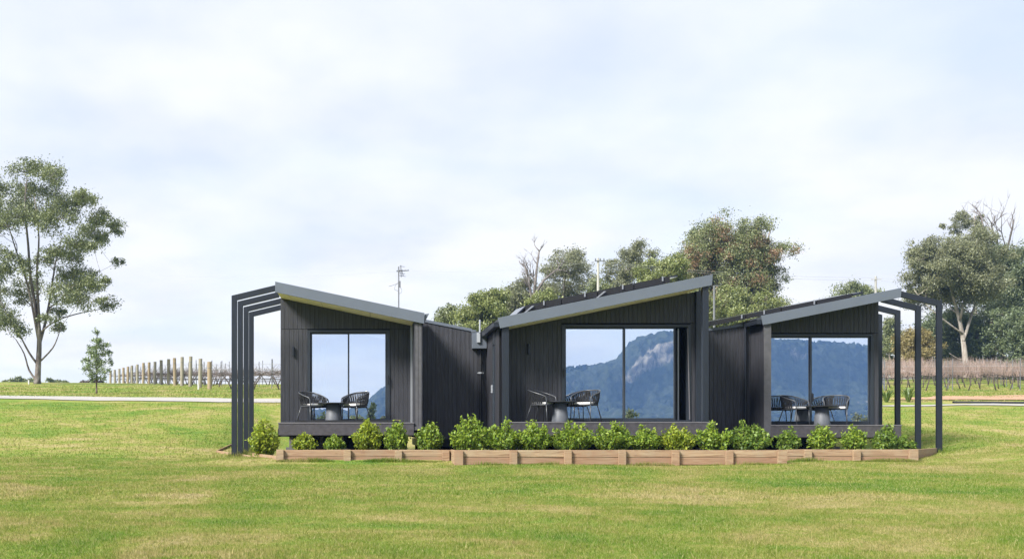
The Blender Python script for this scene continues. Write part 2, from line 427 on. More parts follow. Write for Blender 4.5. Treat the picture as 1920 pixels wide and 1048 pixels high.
# ------------------------------------------------------------------ ground
ZP = np.array([(-1500, -34), (-400, -30), (-150, -14), (-60, -5.2), (-20, -2.0), (-5, -0.95), (6, -0.44), (15, -0.16), (22.3, 0.0), (25, 0.10),
               (30, 0.55), (37, 1.33), (43, 1.99), (46, 2.24), (55, 2.77), (64, 3.32), (75, 4.08), (110, 5.62), (160, 6.6), (300, 6.0)])
def pchip(x):
    xs, ys = ZP[:, 0], ZP[:, 1]
    h = np.diff(xs); d = np.diff(ys)/h
    m = np.zeros_like(ys); m[0] = d[0]; m[-1] = d[-1]
    for i in range(1, len(xs)-1):
        if d[i-1]*d[i] > 0:
            w1 = 2*h[i]+h[i-1]; w2 = h[i]+2*h[i-1]
            m[i] = (w1+w2)/(w1/d[i-1]+w2/d[i])
    x = np.clip(x, xs[0], xs[-1])
    i = np.clip(np.searchsorted(xs, x)-1, 0, len(xs)-2)
    t = (x-xs[i])/h[i]
    return (2*t**3-3*t**2+1)*ys[i]+(t**3-2*t**2+t)*h[i]*m[i]+(-2*t**3+3*t**2)*ys[i+1]+(t**3-t**2)*h[i]*m[i+1]
def sstep(a, b, x):
    t = np.clip((x-a)/(b-a), 0, 1); return t*t*(3-2*t)
def terrain(x, y):
    x = np.asarray(x, float); y = np.asarray(y, float)
    z = pchip(y)
    # the cabins stand on a levelled pad
    k = sstep(-5.0, -2.6, x)*(1-sstep(15.2, 17.5, x))*sstep(22.6, 23.4, y)*(1-sstep(33.5, 40, y))
    z = z*(1-k) + 0.10*k
    # the bank at the right end of the bed stands a little higher
    z = z + 0.16*sstep(13.6, 16.0, x)*sstep(19, 23.5, y)*(1-sstep(25, 30, y))
    z = z + 0.6*sstep(66, 92, y)*sstep(20, 32, x)
    z = z + 0.18*(1-sstep(-36, -12, x))*sstep(30, 50, y)*(1-sstep(120, 160, y))
    z = z + 0.05*np.sin(x*0.21+1.3)*np.sin(y*0.17)*sstep(2, 10, y)*(1-k)*(1-sstep(60, 120, y))*0.8 + 0.02*np.sin(x*0.9+y*0.5)*np.sin(y*0.7-x*0.2)*(1-k)*(1-sstep(40, 60, y))
    return z
def tz(x, y): return float(terrain(x, y))

gx = np.unique(np.concatenate([np.arange(-1500, -60, 60), np.arange(-60, -26, 2), np.arange(-26, 44, 0.4), np.arange(44, 90, 2), np.arange(90, 1500, 60)]))
gy = np.unique(np.concatenate([np.arange(-1380, -60, 40), np.arange(-60, 4, 2), np.arange(4, 66, 0.4), np.arange(66, 120, 1.5), np.arange(120, 301, 10)]))
XX, YY = np.meshgrid(gx, gy)
vv = np.stack([XX.ravel(), YY.ravel(), terrain(XX, YY).ravel()], 1)
nx, ny = len(gx), len(gy)
idx = np.arange(nx*ny).reshape(ny, nx)
ff = np.stack([idx[:-1, :-1].ravel(), idx[:-1, 1:].ravel(), idx[1:, 1:].ravel(), idx[1:, :-1].ravel()], 1)
lawn = link(bpy.data.objects.new('lawn', np_mesh('lawn', vv, ff, M['lawn'])))
lawn.data.polygons.foreach_set('use_smooth', [True]*len(lawn.data.polygons))
tag(lawn, 'mown green and straw coloured lawn sloping up behind the cabins', None, None, 'structure')

def strip(name, pts, mat, lift, label, n_across=8, ragged=0.12, seed=1):
    """a band on the ground; pts: list of (x, y_near, y_far)"""
    rnd = np.random.RandomState(seed)
    xs = np.arange(pts[0][0], pts[-1][0]+0.01, 0.4)
    px = [p[0] for p in pts]
    a = np.interp(xs, px, [p[1] for p in pts]); b = np.interp(xs, px, [p[2] for p in pts])
    sm = lambda v: np.convolve(v, np.ones(3)/3, 'same')
    a = a + sm(rnd.normal(0, ragged, len(xs))); b = b + sm(rnd.normal(0, ragged, len(xs)))
    V = []; 
    for k in range(n_across+1):
        t = k/n_across; y = a*(1-t)+b*t
        V.append(np.stack([xs, y, terrain(xs, y)+lift], 1))
    V = np.concatenate(V); n = len(xs)
    I = np.arange(n*(n_across+1)).reshape(n_across+1, n)
    fq = np.stack([I[:-1, :-1].ravel(), I[:-1, 1:].ravel(), I[1:, 1:].ravel(), I[1:, :-1].ravel()], 1)
    o = link(bpy.data.objects.new(name, np_mesh(name, V, fq, mat)))
    return tag(o, label, None, None, 'structure')
strip('gravel_path', [(-30, 46.2, 49.6), (-17, 45.2, 48.3), (-10, 43.3, 46.3), (-7, 42.3, 45.2), (-4, 41.4, 44.1), (6, 40.6, 42.8), (19.5, 40.3, 40.8), (24, 40.35, 40.75), (28, 39.9, 41.2), (40, 39.3, 41.4)],
      M['gravel'], 0.03, 'pale gravel path crossing the lawn behind the cabins')
strip('dirt_patch', [(23, 44.0, 44.3), (25, 43.6, 45.2), (27, 43.2, 46.6), (30, 42.8, 47.0), (34, 43.5, 47.2)], M['dirt'], 0.04, 'bare orange dirt patch in the grass before the right vineyard', 8, 0.25, 4)

# ------------------------------------------------------------------ mountain behind the camera (seen in the windows)
sk = np.array([(300, 782), (560, 772), (600, 768), (650, 770), (687, 754), (705, 738), (724, 725), (790, 712), (900, 700), (1000, 692), (1062, 689), (1104, 684), (1140, 680), (1157, 672), (1168, 656), (1178, 642),
               (1209, 628), (1241, 622), (1262, 620), (1330, 624), (1400, 632), (1446, 635), (1493, 637), (1525, 640), (1565, 641), (1625, 645), (1750, 652), (1900, 680), (2200, 720)], float)
VD = 1352.0      # distance of the crest as the mirror sees it
mxs = np.arange(-330, 1120, 3.0)
crest = np.interp(VX + mxs/VD*F, sk[:, 0], VY - sk[:, 1])/F*VD + ZC
mys = np.concatenate([np.arange(0, 1.0, 1/95.0), np.array([1.0, 1.03, 1.06, 1.1, 1.15])])
V = []; R = []
for j, t in enumerate(mys):
    for i, x in enumerate(mxs):
        H = crest[i]
        wob = noise.fractal(Vector((x*0.006, t*2.0, 3.1)), 0.9, 2.0, 5)
        y = -820 - 480*min(t, 1.0)**0.9 + 55*wob*(1-min(t, 1)**6) - (t-1)*400*(t > 1)
        if t <= 1:
            talus = 0.62*t**0.85
            cl = 0.5+0.5*math.tanh((t-0.80+0.05*noise.noise(Vector((x*0.012, 7, 0))))*16)
            prof = talus*(1-cl) + cl*(0.80+0.20*((t-0.74)/0.26 if t > 0.74 else 0))
            prof = min(prof, 1.0) if t < 1 else 1.0
            z = -34 + (H+34)*prof
        else:
            z = H - (t-1)*160
        rg = 1-abs(noise.noise(Vector((x*0.010, t*1.2, 9.0))))*2
        z += 9*rg*math.sin(min(t, 1)*math.pi)*0.9
        y += 26*rg*math.sin(min(t, 1)*math.pi)
        # tree crowns
        z += (random.random()*7.5 - 3.5)*(1 if t < 0.97 else 0.7)
        y += random.uniform(-4, 4)
        V.append((x, y, z))
        w2 = 0.03*noise.noise(Vector((x*0.02, 3.3, 0)))
        pk = math.exp(-((x-390)/75.0)**2)                       # the bare cliff under the highest top
        band = (0.34+0.75*pk)*math.exp(-((t-0.84+w2)/0.05)**2) + 0.75*math.exp(-((x-552)/20.0)**2)*math.exp(-((t-0.86)/0.05)**2) + 0.42*math.exp(-((t-0.56+w2*1.5)/0.022)**2)
        R.append(min(1.0, band*(0.8+0.9*noise.noise(Vector((x*0.022, t*9, 1.7))))))
nmx, nmy = len(mxs), len(mys)
I = np.arange(nmx*nmy).reshape(nmy, nmx)
fq = np.stack([I[:-1, :-1].ravel(), I[1:, :-1].ravel(), I[1:, 1:].ravel(), I[:-1, 1:].ravel()], 1)
mt = link(bpy.data.objects.new('mountain', np_mesh('mountain', np.array(V), fq, M['mountain'], {'rock': R})))
tag(mt, 'forested mountain with pale cliffs mirrored in the cabin windows', None, None, 'structure')

# haze: air between here and the mountain
hz = NT('haze_air')
pv = hz.n.new('ShaderNodeVolumePrincipled')
pv.inputs['Color'].default_value = (0.28, 0.49, 1.0, 1); pv.inputs['Density'].default_value = 0.00028; pv.inputs['Anisotropy'].default_value = 0.0
hz.t.links.new(pv.outputs[0], hz.out.inputs['Volume'])
hb = MB().box(-1510, 1510, -1420, 310, -36, 180).build('haze', hz.m)
tag(hb, 'thin blue haze in the air over the valley', None, None, 'stuff')

# ------------------------------------------------------------------ cabin building kit
BW = 0.112
def boards_front(parent, Y, x0, x1, zb, zt, th=0.022, name='cladding_board', mat='clad', w=BW, seed=0):
    """vertical boards facing the camera; zb, zt are functions of x"""
    rnd = random.Random(seed*91+int(x0*1000))
    n = max(1, round((x1-x0)/w)); ww = (x1-x0)/n
    for i in range(n):
        a = x0+i*ww+0.0032; b = x0+(i+1)*ww-0.0032
        if zt((a+b)/2)-zb((a+b)/2) < 0.02: continue
        d = rnd.uniform(-0.002, 0.002)
        MB().prism([(a, zb(a)), (b, zb(b)), (b, zt(b)), (a, zt(a))], Y-th+d, Y).build(name, M[mat], parent)
def boards_side(parent, X, y0, y1, zb, zt, th=0.022, name='cladding_board', mat='clad', w=BW):
    """vertical boards facing -X at the plane X"""
    n = max(1, round((y1-y0)/w)); ww = (y1-y0)/n
    for i in range(n):
        a = y0+i*ww+0.003; b = y0+(i+1)*ww-0.003
        MB().box(X-th, X, a, b, zb, zt).build(name, M[mat], parent)
def line(xa, za, xb, zb_):
    return lambda x: za+(x-xa)*(zb_-za)/(xb-xa)
def const(c): return lambda x: c

def window(parent, Y, x0, x1, z0, z1, panes, fw=0.075, handle=None, gap=None):
    """sliding door: frame part with sash, pane and handle sub-parts.  panes: list of (x0, x1, dy)"""
    fr = MB()
    fr.box(x0, x0+fw, Y-0.05, Y+0.11, z0, z1); fr.box(x1-fw, x1, Y-0.05, Y+0.11, z0, z1)
    fr.box(x0+fw, x1-fw, Y-0.05, Y+0.11, z1-fw*0.75, z1); fr.box(x0+fw, x1-fw, Y-0.05, Y+0.11, z0, z0+0.04)
    wdw = fr.build('window', M['frame'], parent, bevel=0.004)
    a0, a1 = z0+0.042, z1-fw*0.75-0.002
    for k, (a, b, dy) in enumerate(panes):
        s = MB(); sw = 0.042; ya, yb = Y+0.0+dy, Y+0.038+dy
        s.box(a, a+sw, ya, yb, a0, a1); s.box(b-sw, b, ya, yb, a0, a1)
        s.box(a+sw, b-sw, ya, yb, a1-sw, a1); s.box(a+sw, b-sw, ya, yb, a0, a0+sw*1.2)
        s.build('sash', M['frame'], wdw, bevel=0.003)
        MB().poly([(a+sw, ya+0.02, a0+sw*1.2), (b-sw, ya+0.02, a0+sw*1.2), (b-sw, ya+0.02, a1-sw), (a+sw, ya+0.02, a1-sw)], [(0, 1, 2, 3)]).build('pane', M['glass'], wdw)
    if handle:
        hx, hz_, hy = handle
        h = MB(); h.box(hx-0.014, hx+0.014, hy-0.012, hy, hz_-0.12, hz_+0.12); h.box(hx-0.009, hx+0.009, hy-0.055, hy-0.012, hz_-0.09, hz_-0.07); h.box(hx-0.009, hx+0.009, hy-0.055, hy-0.012, hz_+0.07, hz_+0.09); h.box(hx-0.009, hx+0.009, hy-0.07, hy-0.055, hz_-0.1, hz_+0.1)
        h.build('handle', M['black'], wdw)
    return wdw

def wall_lamp(parent, x, Y, z0, z1, r=0.032):
    m = MB(); m.lathe([(r, z0), (r, z1)], 14, (x, Y-0.07, 0)); m.lathe([(r*0.8, z0-0.006), (r*0.8, z0)], 12, (x, Y-0.07, 0))
    lamp = m.build('wall_lamp', M['posts'], parent)
    MB().box(x-0.03, x+0.03, Y-0.035, Y-0.022, (z0+z1)/2-0.06, (z0+z1)/2+0.06).box(x-0.012, x+0.012, Y-0.06, Y-0.035, (z0+z1)/2-0.015, (z0+z1)/2+0.015).build('lamp_bracket', M['posts'], lamp)

def roof_set(parent, Yf, Yb, xl, ztl, xr, ztr, th, cut, soffit_joints, Yw, sx0, sx1, soff='soffit', lift=0.0):
    """sloped roof slab with a fascia board at the front and soffit panels under the overhang"""
    top = line(xl, ztl, xr, ztr)
    MB().prism([(xl+cut, top(xl+cut)-th), (xr-(0.01 if ztr < ztl else 0.02), top(xr)-th), (xr, top(xr)), (xl, top(xl))], Yf-0.025, Yf+0.02).build('fascia', M['steel'], parent, bevel=0.004)
    MB().prism([(xl+cut+0.02, top(xl+cut)-th+0.06), (xr-0.04, top(xr)-th+0.06), (xr-0.02, top(xr)-0.015), (xl+0.02, top(xl)-0.015)], Yf+0.022, Yb).build('roof', M['roof'], parent)
    sb = lambda x: top(x)-th+0.012+lift
    xs = [sx0]+soffit_joints+[sx1]
    for a, b in zip(xs[:-1], xs[1:]):
        MB().prism([(a+0.005, sb(a)), (b-0.005, sb(b)), (b-0.005, sb(b)+0.016), (a+0.005, sb(a)+0.016)], Yf+0.023, Yw+0.05).build('soffit_panel', M[soff], parent)
    return top, sb

def pergola(parent, Ys, xo, zo, xi, zi, pw, zbots, bh=0.19):
    """portal frames: a post and a raking beam each; xo = outer post face"""
    s = 1 if xi > xo else -1
    for Y, zb in zip(Ys, zbots):
        p = MB()
        a, b = sorted((xo, xo+s*pw))
        top = line(xo, zo, xi, zi)
        p.prism([(a, zb), (b, zb), (b, top(b)), (a, top(a))], Y, Y+0.08)
        fr = p.build('pergola_frame', M['posts'], parent, bevel=0.006)
        q = MB(); xb = xo+s*(pw+0.002)
        c, d = sorted((xb, xi))
        q.prism([(c, top(c)-bh), (d, top(d)-bh), (d, top(d)), (c, top(c))], Y+0.002, Y+0.078)
        q.build('beam', M['posts'], fr, bevel=0.006)

def deck(parent, Yf, Yb, x0, x1, z0, z1):
    MB().box(x0, x1, Yf+0.032, Yb, z1-0.14, z1-0.004).build('deck', M['deck'], parent)
    MB().box(x0, x1, Yf, Yf+0.03, z0, z1-0.032).build('deck_fascia', M['deck'], parent, bevel=0.004)
    MB().box(x0-0.01, x1+0.01, Yf-0.012, Yf+0.03, z1-0.03, z1).build('deck_edge', M['decktrim'], parent, bevel=0.003)

def piers(parent, spots, z1):
    for x, y in spots:
        g = tz(x, y)
        MB().box(x-0.13, x+0.13, y-0.13, y+0.13, g-0.1, g+0.22).box(x-0.05, x+0.05, y-0.05, y+0.05, g+0.22, z1).build('pier', M['pier'], parent)

def chassis(parent, x0, x1, y0, y1, z1):
    MB().box(x0+0.05, x1-0.05, y0+3.2, y0+3.26, -0.05, z1-0.21).build('underfloor_shade', M['dark'], parent)  # added dark sheet, puts shade into the open space under the floor
    m = MB()
    for y in np.arange(y0, y1, 1.6): m.box(x0, x1, y, y+0.08, z1-0.2, z1)
    m.box(x0, x0+0.08, y0, y1, z1-0.2, z1-0.001); m.box(x1-0.08, x1, y0, y1, z1-0.2, z1-0.001)
    m.build('chassis', M['black'], parent)

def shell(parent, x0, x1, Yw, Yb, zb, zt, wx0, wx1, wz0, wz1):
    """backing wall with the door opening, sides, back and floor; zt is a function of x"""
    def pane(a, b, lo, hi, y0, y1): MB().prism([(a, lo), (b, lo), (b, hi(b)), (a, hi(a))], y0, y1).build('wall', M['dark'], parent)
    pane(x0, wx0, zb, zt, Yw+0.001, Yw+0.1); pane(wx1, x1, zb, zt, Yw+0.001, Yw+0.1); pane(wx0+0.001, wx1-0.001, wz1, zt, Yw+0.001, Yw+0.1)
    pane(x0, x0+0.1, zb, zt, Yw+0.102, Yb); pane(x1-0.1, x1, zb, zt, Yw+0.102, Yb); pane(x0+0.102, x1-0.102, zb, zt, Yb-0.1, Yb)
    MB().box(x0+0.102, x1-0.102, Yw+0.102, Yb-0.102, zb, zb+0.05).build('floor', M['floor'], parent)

def curtain(parent, x0, x1, Y, z0, z1, mat='curtain'):
    n = max(6, int((x1-x0)/0.03)); V = []; Fq = []
    for i in range(n+1):
        x = x0+(x1-x0)*i/n; y = Y+0.035*math.sin(i*1.4)
        V += [(x, y, z0), (x, y, z1)]
    for i in range(n): Fq.append((2*i, 2*i+2, 2*i+3, 2*i+1))
    MB().poly(V, Fq).build('curtain', M[mat], parent, smooth=True)

def gutter(parent, X0, X1, y0, y1, z):
    """box gutter along a low eave, running away from the camera"""
    w = X1-X0
    prof = [(X0+0.01, z-0.02), (X0, z+0.085), (X0-0.02, z+0.10), (X0+0.008, z+0.10), (X0+0.02, z-0.008), (X1-0.01, z-0.008), (X1-0.01, z+0.10), (X1, z+0.10), (X1, z-0.02)]
    n = len(prof); V = [(x, y0, zz_) for x, zz_ in prof]+[(x, y1, zz_) for x, zz_ in prof]
    Fq = [(i, n+i, n+(i+1) % n, (i+1) % n) for i in range(n)]
    m = MB().poly(V, Fq)
    m.prism([(X0+0.01, z-0.02), (X1, z-0.02), (X1, z+0.10), (X0, z+0.085)], y0-0.006, y0+0.004)
    m.build('gutter', M['posts'], parent)

def pipe(parent, x, y, z0, z1, r, mat, name='downpipe', brackets=()):
    p = MB().lathe([(r, z0), (r, z1)], 12, (x, y, 0)).build(name, M[mat], parent, smooth=False)
    for z in brackets:
        MB().lathe([(r*1.7, z-0.02), (r*1.7, z+0.02)], 12, (x, y, 0)).box(x-r*2.4, x+r*2.4, y-0.01, y+r*2, z-0.012, z+0.012).build('pipe_clip', M['pvc'], p)

def solar(parent, xs, Yn, Yr, zf, h0, h1, brackets, th=0.15):
    """row of panels along the slope; xs panel edges, zf roof line, h0/h1 front and rear height above the roof"""
    for a, b in zip(xs[:-1], xs[1:]):
        a2, b2 = a+0.012, b-0.012
        pts = []
        for (y, h) in ((Yn, h0), (Yr, h1)):
            for x in (a2, b2): pts.append((x, y, zf(x)+h))
        lo = [(x, y, z-th) for x, y, z in pts]
        m = MB().poly([lo[0], lo[1], lo[3], lo[2], pts[0], pts[1], pts[3], pts[2]], [(0, 3, 2, 1), (4, 5, 6, 7), (0, 1, 5, 4), (1, 2, 6, 5), (2, 3, 7, 6), (3, 0, 4, 7)])
        sp = m.build('solar_panel', M['black'], parent)
        e = 0.03
        q = [Vector(p) for p in (pts[0], pts[1], pts[3], pts[2])]; cen = sum(q, Vector())/4
        q = [cen+(p-cen)*0.96+Vector((0, 0, 0.004)) for p in q]
        MB().poly(q, [(0, 1, 2, 3)]).build('cell_sheet', M['cell'], sp)
    for x in brackets:
        m = MB(); z = zf(x)
        m.box(x-0.016, x+0.016, Yn-0.035, Yn-0.008, z+h0-0.09, z+h0+0.022)
        m.build('panel_bracket', M['alu'], parent)

# ------------------------------------------------------------------ left cabin
Yf, Yw, Yb = 25.0, 26.15, 31.5
A = thing('cabin', 'charcoal clad cabin with the narrowest glass doors and its roof falling to the right', 'cabin', (0, 0, 0), 0, 'row of charcoal cabins')
LA_deck = PZ(791.6, Yf)
xl, xr = PX(516, Yf), PX(796, Yf)
top, sb = roof_set(A, Yf, Yb, xl, PZ(528, Yf), xr, PZ(587, Yf), 0.268, 0.0, [PX(603, 25.5), PX(694, 25.5)], Yw, PX(519, Yf), PX(776, Yf))
wx0, wx1 = PX(526, Yw), PX(777, Yf)
fo0, fo1 = PX(576.5, Yw), PX(731, Yw); wz1 = PZ(619, Yw)
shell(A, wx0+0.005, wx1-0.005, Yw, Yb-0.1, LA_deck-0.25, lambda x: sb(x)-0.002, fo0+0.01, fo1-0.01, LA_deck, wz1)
zs = PZ(617, Yw)
up = lambda x: sb(x)-0.004
boards_front(A, Yw, wx0, fo0, const(LA_deck), const(zs-0.006), seed=1)
boards_front(A, Yw, fo1, wx1-0.01, const(LA_deck), const(zs-0.006), seed=2)
boards_front(A, Yw, wx0, wx1-0.01, const(zs+0.006), up, seed=3)
window(A, Yw, fo0, fo1, LA_deck+0.01, wz1, [(fo0+0.078, PX(656.5, Yw), 0.05), (PX(652, Yw), fo1-0.078, 0.005)], handle=(PX(727.2, Yw), PZ(712, Yw), Yw-0.05))
wall_lamp(A, PX(550.5, Yw), Yw, PZ(668, Yw), PZ(650.7, Yw))
# side walls: the right one runs forward as a fin under the fascia
fx0, fx1 = PX(777, Yf), PX(792, Yf); fz0, fzt = PZ(806, Yf), up(fx1)-0.0
MB().prism([(fx0+0.024, fz0), (fx1-0.024, fz0), (fx1-0.024, up(fx1)), (fx0+0.024, up(fx0))], Yf+0.072, Yb-0.1).build('fin_wall', M['dark'], A)
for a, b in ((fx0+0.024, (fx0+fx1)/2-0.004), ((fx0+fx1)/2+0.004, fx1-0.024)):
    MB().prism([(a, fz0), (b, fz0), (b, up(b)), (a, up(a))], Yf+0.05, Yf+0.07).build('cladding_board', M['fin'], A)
for X, s in ((fx0, 1), (fx1-0.022, 1)):
    n = 7
    for i in range(n):
        y0 = Yf+0.05+i*0.157; 
        if X == fx0 and y0+0.15 > Yw: break
        MB().prism([(X, fz0), (X+0.022, fz0), (X+0.022, up(X+0.022)), (X, up(X))], y0, y0+0.15).build('cladding_board', M['clad'], A)
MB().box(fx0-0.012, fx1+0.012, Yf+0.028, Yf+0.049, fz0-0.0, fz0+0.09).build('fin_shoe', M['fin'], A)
MB().prism([(fx0-0.055, LA_deck+0.002), (fx0-0.003, LA_deck+0.002), (fx0-0.003, up(fx0)-0.004), (fx0-0.055, up(fx0-0.055)-0.004)], Yw-0.075, Yw-0.026).build('lit_edge_strip', M['alu'], A)  # added pale strip, paints the lit inner face of the fin
deck(A, Yf+0.0, Yw+0.05, PX(522, Yf), fx0-0.013, PZ(815.7, Yf), LA_deck)
MB().box(PX(553, Yf+0.1), PX(748, Yf+0.1), Yf+0.08, Yf+0.28, LA_deck+0.001, PZ(787.3, Yf+0.1)).build('door_step', M['black'], A)
pergola(A, [25.0, 26.15, 27.36, 28.57], PX(434, 25), PZ(554, 25), xl-0.005, PZ(534.5, 25), 0.136, [0.08, 0.1, 0.14, 0.2], bh=0.15)
piers(A, [(PX(545, 25.3), 25.5), (PX(640, 25.3), 25.6), (PX(745, 25.3), 25.5), (-1.4, 28.5), (0.7, 28.5)], LA_deck-0.2)
chassis(A, wx0, wx1, 25.4, 31.0, LA_deck-0.16)
# small metal upstand where the low eave ends
MB().prism([(xr-0.02, PZ(606, Yf)), (xr+0.02, PZ(600, Yf)), (xr+0.12, PZ(587.5, Yf)), (xr+0.01, PZ(588.5, Yf))], Yf+0.03, Yf+1.9).build('gutter', M['steel'], A)
curtain(A, fo0+0.12, fo0+0.5, Yw+0.35, LA_deck, wz1-0.1)

# ------------------------------------------------------------------ middle cabin
Yf, Yw, Yb = 24.0, 25.1, 31.5
B = thing('cabin', 'largest charcoal cabin in the middle with solar panels and one glass door slid open', 'cabin', (0, 0, 0), 0, 'row of charcoal cabins')
LB_deck = PZ(790.5, Yf)
xl, xr = PX(933.3, Yf), PX(1336, Yf)
top, sb = roof_set(B, Yf, Yb, xl, PZ(596, Yf), xr, PZ(514.5, Yf), 0.262, 0.055, [PX(1075, 24.5), PX(1200, 24.5)], Yw, PX(955.5, Yf), PX(1316, Yf))
topB = top
wx0, wx1 = PX(951, Yw), PX(1303, Yw)
fo0, fo1 = PX(1053, Yw), PX(1294, Yw); wz1 = PZ(609, Yw)
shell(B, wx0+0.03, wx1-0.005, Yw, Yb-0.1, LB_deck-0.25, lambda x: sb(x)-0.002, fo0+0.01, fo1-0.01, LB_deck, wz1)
zs = PZ(606, Yw)
up = lambda x: sb(x)-0.004
boards_front(B, Yw, wx0, fo0, const(LB_deck), lambda x: min(up(x), 99), seed=4)
boards_front(B, Yw, fo1, wx1, const(LB_deck), const(zs-0.006), seed=5)
boards_front(B, Yw, fo0, wx1, const(zs+0.006), up, seed=6)
window(B, Yw, fo0, fo1, LB_deck+0.01, wz1, [(fo0+0.078, PX(1176, Yw), 0.05), (PX(1169.5, Yw), PX(1266.5, Yw), 0.005)], handle=(PX(1056, Yw), PZ(700, Yw), Yw-0.05))
MB().box(PX(1274, Yw), PX(1276, Yw), Yw+0.14, Yw+0.17, LB_deck+0.05, wz1-0.08).build('screen_edge', M['alu'], B)
MB().prism([(PX(1291, Yw), LB_deck+0.06), (PX(1292.5, Yw), LB_deck+0.06), (PX(1288.5, Yw), wz1-0.1), (PX(1287, Yw), wz1-0.1)], Yw-0.07, Yw-0.055).build('screen_edge', M['decktrim'], B)
curtain(B, PX(1278, Yw), PX(1287, Yw), Yw+0.5, LB_deck, wz1-0.1, 'inwall')
wall_lamp(B, PX(990.7, Yw), Yw, PZ(664, Yw), PZ(645, Yw))
deck(B, Yf+0.0, Yw+0.05, PX(956, Yf), PX(1341, Yf), PZ(816.5, Yf), LB_deck)
# steel posts under the front corners
zt = up(PX(948, Yf))
MB().box(PX(942, Yf+0.05), PX(954.5, Yf+0.05), Yf+0.05, Yf+0.2, 0.45, zt-0.002).build('post', M['posts'], B, bevel=0.006)
for Y, a, b in ((Yf+0.03, 1318, 1329), (Yw-0.12, 1305.5, 1315.5)):
    x0, x1 = PX(a, Y), PX(b, Y)
    MB().prism([(x0, LB_deck+0.001), (x1, LB_deck+0.001), (x1, up(x1)), (x0, up(x0))], Y, Y+0.14).build('post', M['posts'], B, bevel=0.006)
# side wall facing left, with a tall narrow window
Xs = PX(936, 24.45); zsd = up(Xs+0.1)
MB().box(Xs+0.001, Xs+0.09, Yf+0.42, Yb-0.1, LB_deck-0.25, zsd).build('wall', M['dark'], B)
boards_side(B, Xs, 24.45, 25.05, LB_deck-0.2, zsd-0.01)
boards_side(B, Xs, 25.55, 27.0, LB_deck-0.2, zsd-0.01)
sw = MB(); sw.box(Xs-0.035, Xs-0.001, 25.06, 25.11, LB_deck-0.2, zsd-0.01).box(Xs-0.035, Xs-0.001, 25.49, 25.54, LB_deck-0.2, zsd-0.01).box(Xs-0.03, Xs-0.001, 25.112, 25.488, zsd-0.32, zsd-0.01)
sw = sw.build('side_window', M['frame'], B)
MB().poly([(Xs-0.008, 25.488, LB_deck-0.15), (Xs-0.008, 25.112, LB_deck-0.15), (Xs-0.008, 25.112, zsd-0.321), (Xs-0.008, 25.488, zsd-0.321)], [(0, 1, 2, 3)]).build('pane', M['glass'], sw)
MB().box(Xs-0.075, Xs-0.036, 25.49, 25.52, LB_deck+0.75, LB_deck+0.95).build('handle', M['alu'], sw)
gutter(B, xl-0.10, xl+0.03, Yf+0.04, 26.8, top(xl)-0.19)
xsB = list(np.linspace(PX(985, 24.7), PX(1258, 24.7), 5))
solar(B, xsB, 24.75, 26.35, topB, 0.235, 0.32, [PX(p, 24.7) for p in (1020, 1097, 1168, 1243)])
for a, b in ((968, 985), (1258.5, 1272)):      # end wings that lie lower
    x0, x1 = PX(a, 24.7), PX(b, 24.7)
    h0, h1 = (0.06, 0.22) if a < 1000 else (0.24, 0.22)
    MB().poly([(x0, 24.75, topB(x0)+h0), (x1, 24.75, topB(x1)+h1), (x1, 26.3, topB(x1)+h1+0.1), (x0, 26.3, topB(x0)+h0+0.1),
               (x0, 24.75, topB(x0)+h0-0.04), (x1, 24.75, topB(x1)+h1-0.04), (x1, 26.3, topB(x1)+h1+0.06), (x0, 26.3, topB(x0)+h0+0.06)],
              [(0, 1, 2, 3), (7, 6, 5, 4), (0, 4, 5, 1), (1, 5, 6, 2), (2, 6, 7, 3), (3, 7, 4, 0)]).build('panel_flashing', M['cell'], B)
# slanted rail ends
for p in (1120, 985):
    x = PX(p, 24.7); MB().poly([(x-0.12, 24.70, topB(x)-0.02), (x-0.08, 24.70, topB(x)-0.02), (x+0.22, 24.70, topB(x)+0.22), (x+0.16, 24.70, topB(x)+0.22),
        (x-0.12, 24.735, topB(x)-0.02), (x-0.08, 24.735, topB(x)-0.02), (x+0.22, 24.735, topB(x)+0.22), (x+0.16, 24.735, topB(x)+0.22)],
        [(0, 1, 2, 3), (7, 6, 5, 4), (0, 4, 5, 1), (1, 5, 6, 2), (2, 6, 7, 3), (3, 7, 4, 0)]).build('panel_rail', M['alu'], B)
piers(B, [(PX(965, 24.5), 24.6), (PX(1080, 24.5), 24.7), (PX(1200, 24.5), 24.7), (PX(1320, 24.5), 24.6), (4.0, 28), (7.5, 28)], LB_deck-0.2)
chassis(B, wx0, wx1, 24.4, 31.0, LB_deck-0.16)

# ------------------------------------------------------------------ right cabin
Yf, Yw, Yb = 26.0, 27.05, 32.5
Cb = thing('cabin', 'charcoal cabin at the far right end with its roof rising to a black pergola', 'cabin', (0, 0, 0), 0, 'row of charcoal cabins')
LC_deck = PZ(796, Yf)
xl, xr = PX(1426.8, Yf), PX(1690, Yf)
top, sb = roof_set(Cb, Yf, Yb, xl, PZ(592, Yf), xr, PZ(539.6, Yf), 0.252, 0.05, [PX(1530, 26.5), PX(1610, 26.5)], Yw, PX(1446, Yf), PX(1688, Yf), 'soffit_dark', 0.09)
topC = top
wx0, wx1 = PX(1432.6, Yf+0.05), PX(1646.7, Yw)
fo0, fo1 = PX(1417, Yw), PX(1636.5, Yw); wz1 = PZ(626.5, Yw)
fo0 = max(fo0, wx0+0.12)
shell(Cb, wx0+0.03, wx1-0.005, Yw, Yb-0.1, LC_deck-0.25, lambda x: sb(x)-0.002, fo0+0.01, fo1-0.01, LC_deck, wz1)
up = lambda x: sb(x)-0.004
zs = PZ(624.5, Yw)
boards_front(Cb, Yw, fo1, wx1, const(LC_deck), const(zs-0.006), seed=7)
boards_front(Cb, Yw, fo0, wx1, const(zs+0.006), up, seed=8)
